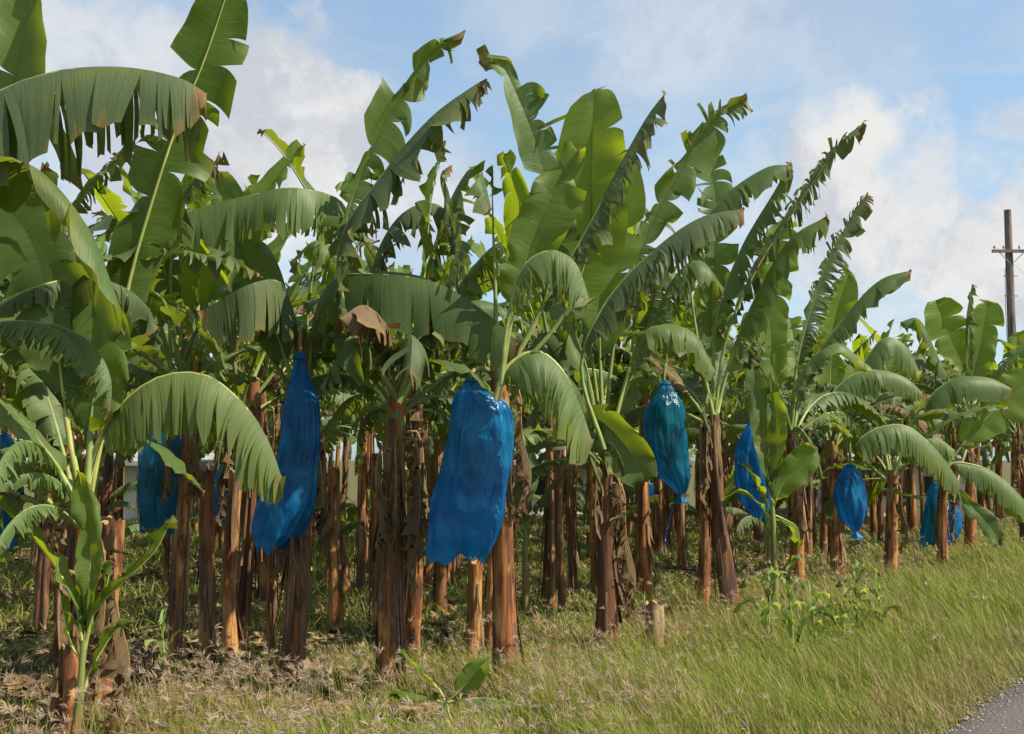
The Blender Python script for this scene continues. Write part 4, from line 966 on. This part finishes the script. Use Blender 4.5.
def road():
    V = []; F = []
    vs = list(np.arange(-12, 60, 0.12)) + list(np.arange(60, 400, 6))
    us = [-5.4, -5.2, -3, 0, 1.3, 1.66, 1.84, 1.92]
    for v in vs:
        e = noise.noise(Vector((v * 1.7, 0, 0))) * 0.05 + noise.noise(Vector((v * 7, 4, 0))) * 0.025
        for i, u in enumerate(us):
            uu = u + (e if i >= 6 else 0) ; x, y = xy_of(uu, v)
            z = 0.02 - (0.07 if i in (0, len(us) - 1) else 0) + 0.006 * noise.noise(Vector((x, y, 0)) * 0.8)
            V.append((x, y, z))
    n = len(us)
    for j in range(len(vs) - 1):
        for i in range(n - 1): F.append((j * n + i, (j + 1) * n + i, (j + 1) * n + i + 1, j * n + i + 1))
    me = bpy.data.meshes.new('road'); me.from_pydata(V, [], F); me.polygons.foreach_set('use_smooth', np.ones(len(F), dtype=bool))
    m, nt, _, _ = new_mat('asphalt'); g = NT(nt); P = g.n('ShaderNodeTexCoord').outputs['Object']
    vo = g.n('ShaderNodeTexVoronoi'); g.l(P, vo.inputs['Vector']); vo.inputs['Scale'].default_value = 55
    n1 = g.noise(P, 2, 4); n2 = g.noise(P, 120, 3, 0.7)
    a = g.mix(g.ramp(vo.outputs['Distance'], (0.1, 0.5)), (0.175, 0.14, 0.125), (0.07, 0.058, 0.054))
    a = g.mix(g.ramp(n2, (0.5, 0.75, 0, 0.6)), a, (0.24, 0.20, 0.18)); a = g.mix(g.ramp(n1, (0.4, 0.65, 0, 0.4)), a, (0.11, 0.085, 0.07))
    p = g.n('ShaderNodeBsdfPrincipled'); g.l(a, p.inputs['Base Color']); p.inputs['Roughness'].default_value = 0.85
    bp = g.n('ShaderNodeBump'); bp.inputs['Strength'].default_value = 0.7; bp.inputs['Distance'].default_value = 0.01; g.l(vo.outputs['Distance'], bp.inputs['Height']); g.l(bp.outputs[0], p.inputs['Normal'])
    g.l(p.outputs[0], g.n('ShaderNodeOutputMaterial').inputs[0]); me.materials.append(m)
    o = link('road', me); tag(o, kind='structure')
road()

# ------------------------------------------------------------------ grass, seeding grass, litter (numpy built)
rs = np.random.RandomState(4)
SPROUT = at(445, 700, 7.15)
def bulk(name, V, F, C, mat, label, cat):
    me = bpy.data.meshes.new(name); nv = len(V); nf = len(F)
    me.vertices.add(nv); me.vertices.foreach_set('co', V.astype(np.float32).ravel())
    me.loops.add(nf * 3); me.loops.foreach_set('vertex_index', F.astype(np.int32).ravel())
    me.polygons.add(nf); me.polygons.foreach_set('loop_start', np.arange(0, nf * 3, 3, dtype=np.int32))
    me.update(calc_edges=True)
    a = me.color_attributes.new('tint', 'FLOAT_COLOR', 'POINT'); cc = np.ones((nv, 4), dtype=np.float32); cc[:, :3] = C; a.data.foreach_set('color', cc.ravel())
    me.materials.append(mat); o = link(name, me); tag(o, label, cat, kind='stuff'); return o

def ghv(x, y):
    return np.array([gh(a, b) for a, b in zip(x, y)])

def blades(x, y, h, w, lean, az, colr, curve=0.5):
    """three-segment blades; arrays; returns V, F, C. az = lean direction"""
    n = len(x); z = ghv(x, y) - 0.01
    face = rs.uniform(0, 6.283, n); sx, sy = np.cos(face) * w, np.sin(face) * w
    V = np.zeros((n, 7, 3)); lx, ly = np.cos(az) * lean, np.sin(az) * lean
    for k, (f, ww) in enumerate(((0, 1.0), (0.4, 0.9), (0.75, 0.6))):
        off = f ** (1 + curve * 1.6); cx, cy, cz = x + lx * h * off, y + ly * h * off, z + h * f * (1 - 0.35 * lean * f)
        V[:, 2 * k] = np.stack([cx - sx * ww, cy - sy * ww, cz], 1); V[:, 2 * k + 1] = np.stack([cx + sx * ww, cy + sy * ww, cz], 1)
    V[:, 6] = np.stack([x + lx * h, y + ly * h, z + h * (1 - 0.35 * lean)], 1)
    t = np.array([(0, 1, 3), (0, 3, 2), (2, 3, 5), (2, 5, 4), (4, 5, 6)])
    F = (np.arange(n)[:, None, None] * 7 + t[None]).reshape(-1, 3)
    C = np.repeat(colr[:, None, :], 7, axis=1).reshape(-1, 3)
    return V.reshape(-1, 3), F, C

def scatter(n, rmin=5.2, rmax=45, p=1.0, ang=0.56):
    r = rmin * (rmax / rmin) ** rs.uniform(0, 1, n) if p == 0 else rmin + (rmax - rmin) * rs.uniform(0, 1, n) ** p
    a = rs.uniform(-ang, ang, n); x, y = np.sin(a) * r, np.cos(a) * r
    u = x * DIRU.x + y * DIRU.y; v = x * DIRV.x + y * DIRV.y
    return x, y, u, v, r
def nz(x, y, s, o=0.0):
    return np.array([noise.noise(Vector((a * s, b * s, o))) for a, b in zip(x, y)])
G1 = np.array([0.135, 0.19, 0.022]); G2 = np.array([0.275, 0.31, 0.050]); STRAW = np.array([0.46, 0.36, 0.14]); PINK = np.array([0.40, 0.26, 0.18]); DK = np.array([0.07, 0.11, 0.02])
def cmix(a, b, t): return a[None, :] * (1 - t[:, None]) + b[None, :] * t[:, None]

# roadside verge grass
x, y, u, v, r = scatter(300000, 5.2, 42, 1.7)
keep = (u > ROAD_EDGE - 0.03 + rs.uniform(0, .08, len(u))) & (u < 6.2 + rs.normal(0, 0.5, len(u)))
x, y, u, v, r = (q[keep] for q in (x, y, u, v, r))
n = len(x); big = nz(x, y, 0.7); med = nz(x, y, 2.3, 5.0)
edge = np.clip((u - ROAD_EDGE) / 0.7, 0, 1)
h = (0.10 + 0.16 * edge) * rs.uniform(0.6, 1.5, n) * (1 + 0.5 * med + 0.3 * big); h = h * (1 - 0.35 * np.clip((u - 4.4) / 1.0, 0, 1)); h = np.clip(h, 0.04, 0.6)
ds = np.hypot(x - SPROUT.x, y - SPROUT.y); h = np.where(ds < 0.5, h * 0.4, h)
bare = nz(x, y, 1.1, 14.0) + 0.35 * np.clip((u - 4.0) / 1.5, 0, 1) + 0.25 * np.clip((8 - v) / 4, 0, 1) + rs.uniform(-.15, .15, n) > 0.50; h = np.where(bare, h * 0.35, h)
tt = np.clip(rs.uniform(0, 1, n) * 0.9 + med * 0.6, 0, 1); c = cmix(G1, G2, tt)
dry = np.clip(0.16 + 0.5 * big + 0.5 * (1 - edge) + 0.12 * np.clip((u - 3.9) / 1.2, 0, 1) + 0.12 * np.clip((7.5 - v) / 4, 0, 1), 0.03, 0.5)
isdry = rs.uniform(0, 1, n) < dry; c[isdry] = cmix(STRAW, PINK, rs.uniform(0, 1, isdry.sum())) * rs.uniform(0.6, 1.1, isdry.sum())[:, None]
az = rs.normal(0.3, 0.9, n) - AIM + math.pi
Vv, F, C = blades(x, y, h, 0.0028 * np.maximum(1, r / 9), rs.uniform(0.15, 0.95, n), az, c)
bulk('verge_grass', Vv, F, C, M['grass'], 'green and straw coloured grass of the roadside verge', 'grass')
print('verge blades', n)

# low growth and dry stalks inside the plantation
x, y, u, v, r = scatter(110000, 6, 32, 1.6)
keep = (u > 5.6); x, y, u, v, r = (q[keep] for q in (x, y, u, v, r))
pat = nz(x, y, 0.55, 9.0); keep = pat + rs.uniform(-0.25, 0.3, len(x)) > -0.12; x, y, u, v, r, pat = (q[keep] for q in (x, y, u, v, r, pat))
n = len(x); h = rs.uniform(0.05, 0.22, n) * (1 + pat); c = cmix(DK * 1.3, G2, rs.uniform(0, 1, n)); d = rs.uniform(0, 1, n) < 0.2; c[d] = STRAW * 0.8
Vv, F, C = blades(x, y, h, 0.0045 * np.maximum(1, r / 9), rs.uniform(0.2, 1.1, n), rs.uniform(0, 6.283, n), c)
bulk('field_weeds', Vv, F, C, M['grass'], 'low green weeds growing under the banana plants', 'weeds')

# feathery seeding grass: stalk + fan of bristly spikes
def seed_grass(npl):
    x, y, u, v, r = scatter(npl * 5, 5.4, 26, 1.5)
    w = np.exp(-((u - 5.0) / 0.9) ** 2) * np.clip(1.5 - v / 30, 0.3, 1) + 0.9 * np.clip((7.4 - v) / 3, 0, 1) * (u > 2.7) * (u < 6.8) + 0.05 * (u > 2.3) * (u < 6)
    keep = np.hypot(x - SPROUT.x, y - SPROUT.y) > 0.45 if False else rs.uniform(0, 1, len(x)) * (1 + 5 * (np.hypot(x - SPROUT.x, y - SPROUT.y) < 0.55)) < w * 0.26 * np.clip(1 + 2.2 * nz(x, y, 0.9, 2.0), 0.1, 2); x, y, u, v, r = (q[keep][:npl] for q in (x, y, u, v, r))
    n = len(x); z = ghv(x, y); h = rs.uniform(0.18, 0.50, n)
    az = rs.normal(2.6, 1.0, n); ln = rs.uniform(0.1, 0.5, n)
    # stalks as thin blades
    Vs, Fs, Cs = blades(x, y, h, 0.0016 * np.maximum(1, r / 8), ln, az, cmix(STRAW * 0.8, G2, rs.uniform(0, 1, n)), 0.6)
    tx, ty, tz = x + np.cos(az) * ln * h, y + np.sin(az) * ln * h, z - 0.01 + h * (1 - 0.35 * ln)
    VV = [Vs]; FF = [Fs]; CC = [Cs]; base = len(Vs)
    colr = cmix(PINK, np.array([0.44, 0.36, 0.26]), rs.uniform(0, 1, n)) * rs.uniform(0.7, 1.1, n)[:, None]
    for k in range(10):
        a = az + rs.normal(0, 0.6, n); out = rs.uniform(0.3, 1.2, n); L = rs.uniform(0.05, 0.09, n)
        d = np.stack([np.cos(a) * out, np.sin(a) * out, rs.uniform(0.1, 0.9, n)], 1); d /= np.linalg.norm(d, axis=1)[:, None]
        p0 = np.stack([tx, ty, tz], 1); p1 = p0 + d * (L * 0.5)[:, None]; p2 = p1 + (d * 0.8 + np.array([0, 0, -0.35])) * (L * 0.55)[:, None]
        sd = np.cross(d, rs.normal(0, 1, (n, 3))); sd /= np.linalg.norm(sd, axis=1)[:, None]; sd *= (0.0021 * np.maximum(1, r / 8))[:, None]
        V4 = np.stack([p0, p1 - sd, p1 + sd, p2], 1); f = np.array([(0, 1, 2), (1, 3, 2)])
        FF.append((np.arange(n)[:, None, None] * 4 + f[None]).reshape(-1, 3) + base); VV.append(V4.reshape(-1, 3)); CC.append(np.repeat(colr, 4, 0)); base += n * 4
    bulk('seeding_grass', np.concatenate(VV), np.concatenate(FF), np.concatenate(CC), M['grass'], 'pinkish feathery seed heads standing above the grass', 'grass')
    print('seed grass', n)
seed_grass(7500)

# litter: curled dead leaf scraps between the stems
def litter(npl):
    x, y, u, v, r = scatter(npl * 2, 5.5, 34, 1.4)
    keep = (u > 4.6); x, y, u, v, r = (q[keep][:npl] for q in (x, y, u, v, r)); n = len(x); z = ghv(x, y)
    a = rs.uniform(0, 6.283, n); L = rs.uniform(0.015, 0.085, n) * (1 + (rs.uniform(0, 1, n) < .1)); W = L * rs.uniform(0.12, 0.4, n)
    dx, dy = np.cos(a), np.sin(a); V = np.zeros((n, 6, 3))
    for k, s in enumerate((-1, 0, 1)):
        zz = z + 0.015 + (0.5 * abs(s)) * L * rs.uniform(0, 1, n) + 0.02 * rs.uniform(0, 1, n)
        for q, t in enumerate((-1, 1)):
            V[:, 2 * k + q] = np.stack([x + dx * L * s - dy * W * t * (1 - .4 * abs(s)), y + dy * L * s + dx * W * t * (1 - .4 * abs(s)), zz + t * W * rs.uniform(-.5, .7, n)], 1)
    f = np.array([(0, 1, 3), (0, 3, 2), (2, 3, 5), (2, 5, 4)]); F = (np.arange(n)[:, None, None] * 6 + f[None]).reshape(-1, 3)
    c = cmix(np.array([0.10, 0.06, 0.035]), np.array([0.36, 0.25, 0.12]), rs.uniform(0, 1, n) ** 1.5)
    bulk('leaf_litter', V.reshape(-1, 3), F, np.repeat(c, 6, 0), M['litter'], 'brown dead leaf scraps covering the soil under the plants', 'leaf litter')
litter(26000)

def gravel(npl):
    v = 4 + 26 * rs.uniform(0, 1, npl) ** 1.6; u = ROAD_EDGE + rs.normal(0.02, 0.11, npl); x = u * DIRU.x + v * DIRV.x; y = u * DIRU.y + v * DIRV.y
    z = np.where(u > ROAD_EDGE, -0.01, 0.022); r = rs.uniform(0.004, 0.014, npl)
    O = np.array([(1, 0, 0), (-1, 0, 0), (0, 1, 0), (0, -1, 0), (0, 0, .7), (0, 0, -.7)], dtype=float)
    V = np.stack([x, y, z], 1)[:, None, :] + O[None] * r[:, None, None] * rs.uniform(0.6, 1.3, (npl, 6, 1))
    f = np.array([(0, 2, 4), (2, 1, 4), (1, 3, 4), (3, 0, 4), (2, 0, 5), (1, 2, 5), (3, 1, 5), (0, 3, 5)]); F = (np.arange(npl)[:, None, None] * 6 + f[None]).reshape(-1, 3)
    c = cmix(np.array([0.10, 0.085, 0.075]), np.array([0.42, 0.36, 0.28]), rs.uniform(0, 1, npl))
    bulk('gravel', V.reshape(-1, 3), F, np.repeat(c, 6, 0), M['litter'], 'loose gravel along the crumbling road edge', 'gravel')
gravel(5000)

# ------------------------------------------------------------------ sky, sun
SUN_EL = R(48); SUN_AZ = R(108)     # azimuth clockwise from the view axis (+Y): right of the camera, slightly behind it
w = bpy.data.worlds.new('World'); scene.world = w; w.use_nodes = True
nt = w.node_tree; nt.nodes.clear(); g = NT(nt)
sky = g.n('ShaderNodeTexSky'); sky.sky_type = 'NISHITA'; sky.sun_disc = False; sky.sun_elevation = SUN_EL; sky.sun_rotation = SUN_AZ
sky.air_density = 1.0; sky.dust_density = 1.2; sky.ozone_density = 1.0
tc = g.n('ShaderNodeTexCoord'); d = tc.outputs['Generated']
nm = g.n('ShaderNodeVectorMath'); nm.operation = 'NORMALIZE'; g.l(d, nm.inputs[0]); d = nm.outputs[0]
def cdir(px, py):
    q = at(px, py, 10) - Vector((0, 0, EYE)); return q.normalized()
warp = g.n('ShaderNodeVectorMath'); warp.operation = 'ADD'
wn = g.n('ShaderNodeTexNoise'); wn.inputs['Scale'].default_value = 9; wn.inputs['Detail'].default_value = 6; wn.inputs['Roughness'].default_value = 0.6; g.l(d, wn.inputs['Vector'])
sc_ = g.n('ShaderNodeVectorMath'); sc_.operation = 'MULTIPLY_ADD'; g.l(wn.outputs['Color'], sc_.inputs[0]); sc_.inputs[1].default_value = (0.17, 0.17, 0.17); sc_.inputs[2].default_value = (-0.085, -0.085, -0.085)
g.l(d, warp.inputs[0]); g.l(sc_.outputs[0], warp.inputs[1]); dw = warp.outputs[0]
def cloudblob(px, py, rad_px, soft, amp):
    c = cdir(px, py); ds = g.n('ShaderNodeVectorMath'); ds.operation = 'DISTANCE'; g.l(dw, ds.inputs[0]); ds.inputs[1].default_value = c
    r = rad_px / FPX
    return g.math('MULTIPLY', g.ramp(ds.outputs['Value'], (r, r * (1 - soft))), amp)
blobs = None
for b in ((60, 60, 120, .6, .75), (270, 80, 85, .45, .95), (330, 150, 90, .45, 1.0), (180, 150, 160, .5, .8), (240, 190, 130, .5, 1.0), (420, 200, 110, .7, .8), (860, 190, 95, .55, 1.0), (820, 240, 110, .8, .8), (770, 215, 80, .8, .6), (905, 215, 80, .55, .95), (830, 150, 60, .7, .7),
          (985, 270, 80, .5, 1.0), (1010, 150, 50, .7, .7), (700, 20, 160, .8, .55), (520, 0, 110, .9, .35), (830, 60, 120, .8, .4), (1060, 60, 60, .8, .5), (640, 300, 160, .7, .7), (880, 350, 110, .6, .5), (1100, 300, 90, .5, .9), (-60, 200, 130, .5, .9), (1200, 120, 120, .6, .8)):
    q = cloudblob(*b); blobs = q if blobs is None else g.math('MAXIMUM', blobs, q)
gen = g.ramp(g.noise(d, 3.0, 6, 0.55, 0.3), (0.50, 0.66, 0, 0.75))      # clouds over the rest of the sky
yy = g.n('ShaderNodeSeparateXYZ'); g.l(d, yy.inputs[0])
gen = g.math('MULTIPLY', gen, g.ramp(yy.outputs[1], (0.85, 0.6)))
wisp = g.ramp(g.noise(g.mapping(d, (3, 3, 9)), 2.2, 6, 0.6, 0.5), (0.45, 0.7, 0, 0.4))
cm = g.math('MAXIMUM', g.math('MAXIMUM', blobs, gen), wisp, clamp=True)
shade = g.ramp(g.noise(dw, 7, 7, 0.6), (0.40, 0.60))
CL = g.mix(shade, (4.2, 4.4, 4.75), (5.9, 5.85, 5.75))
sk1 = g.mix(1.0, sky.outputs[0], (1.12, 1.32, 1.36), 'MULTIPLY')
sk2 = g.mix(0.35, sk1, (3.6, 4.6, 5.5))
full = g.mix(cm, sk2, CL)
bg = g.n('ShaderNodeBackground'); g.l(full, bg.inputs[0]); bg.inputs[1].default_value = 0.09
g.l(bg.outputs[0], g.n('ShaderNodeOutputWorld').inputs[0])

sun = bpy.data.lights.new('sun', 'SUN'); sun.energy = 5.0; sun.angle = R(0.53); sun.color = (1.0, 0.89, 0.72)
so = bpy.data.objects.new('sun', sun); col.objects.link(so)
sd = Vector((math.sin(SUN_AZ) * math.cos(SUN_EL), math.cos(SUN_AZ) * math.cos(SUN_EL), math.sin(SUN_EL)))
so.rotation_euler = sd.to_track_quat('Z', 'Y').to_euler()

# ------------------------------------------------------------------ camera, view
cam = bpy.data.cameras.new('camera'); co = bpy.data.objects.new('camera', cam); col.objects.link(co)
cam.sensor_width = 36; cam.lens = FPX / 1024 * 36; cam.clip_end = 5000; cam.clip_start = 0.05
co.location = (0, 0, EYE); co.rotation_euler = (R(90) + PITCH, 0, 0); scene.camera = co
scene.render.resolution_x = 1024; scene.render.resolution_y = 734
vs = scene.view_settings; vs.view_transform = 'Standard'; vs.look = 'None'; vs.exposure = 0.68; vs.gamma = 1; vs.use_curve_mapping = False
scene.cycles.transparent_max_bounces = 12; scene.cycles.max_bounces = 4; scene.cycles.diffuse_bounces = 3; scene.cycles.transmission_bounces = 3; scene.cycles.glossy_bounces = 1
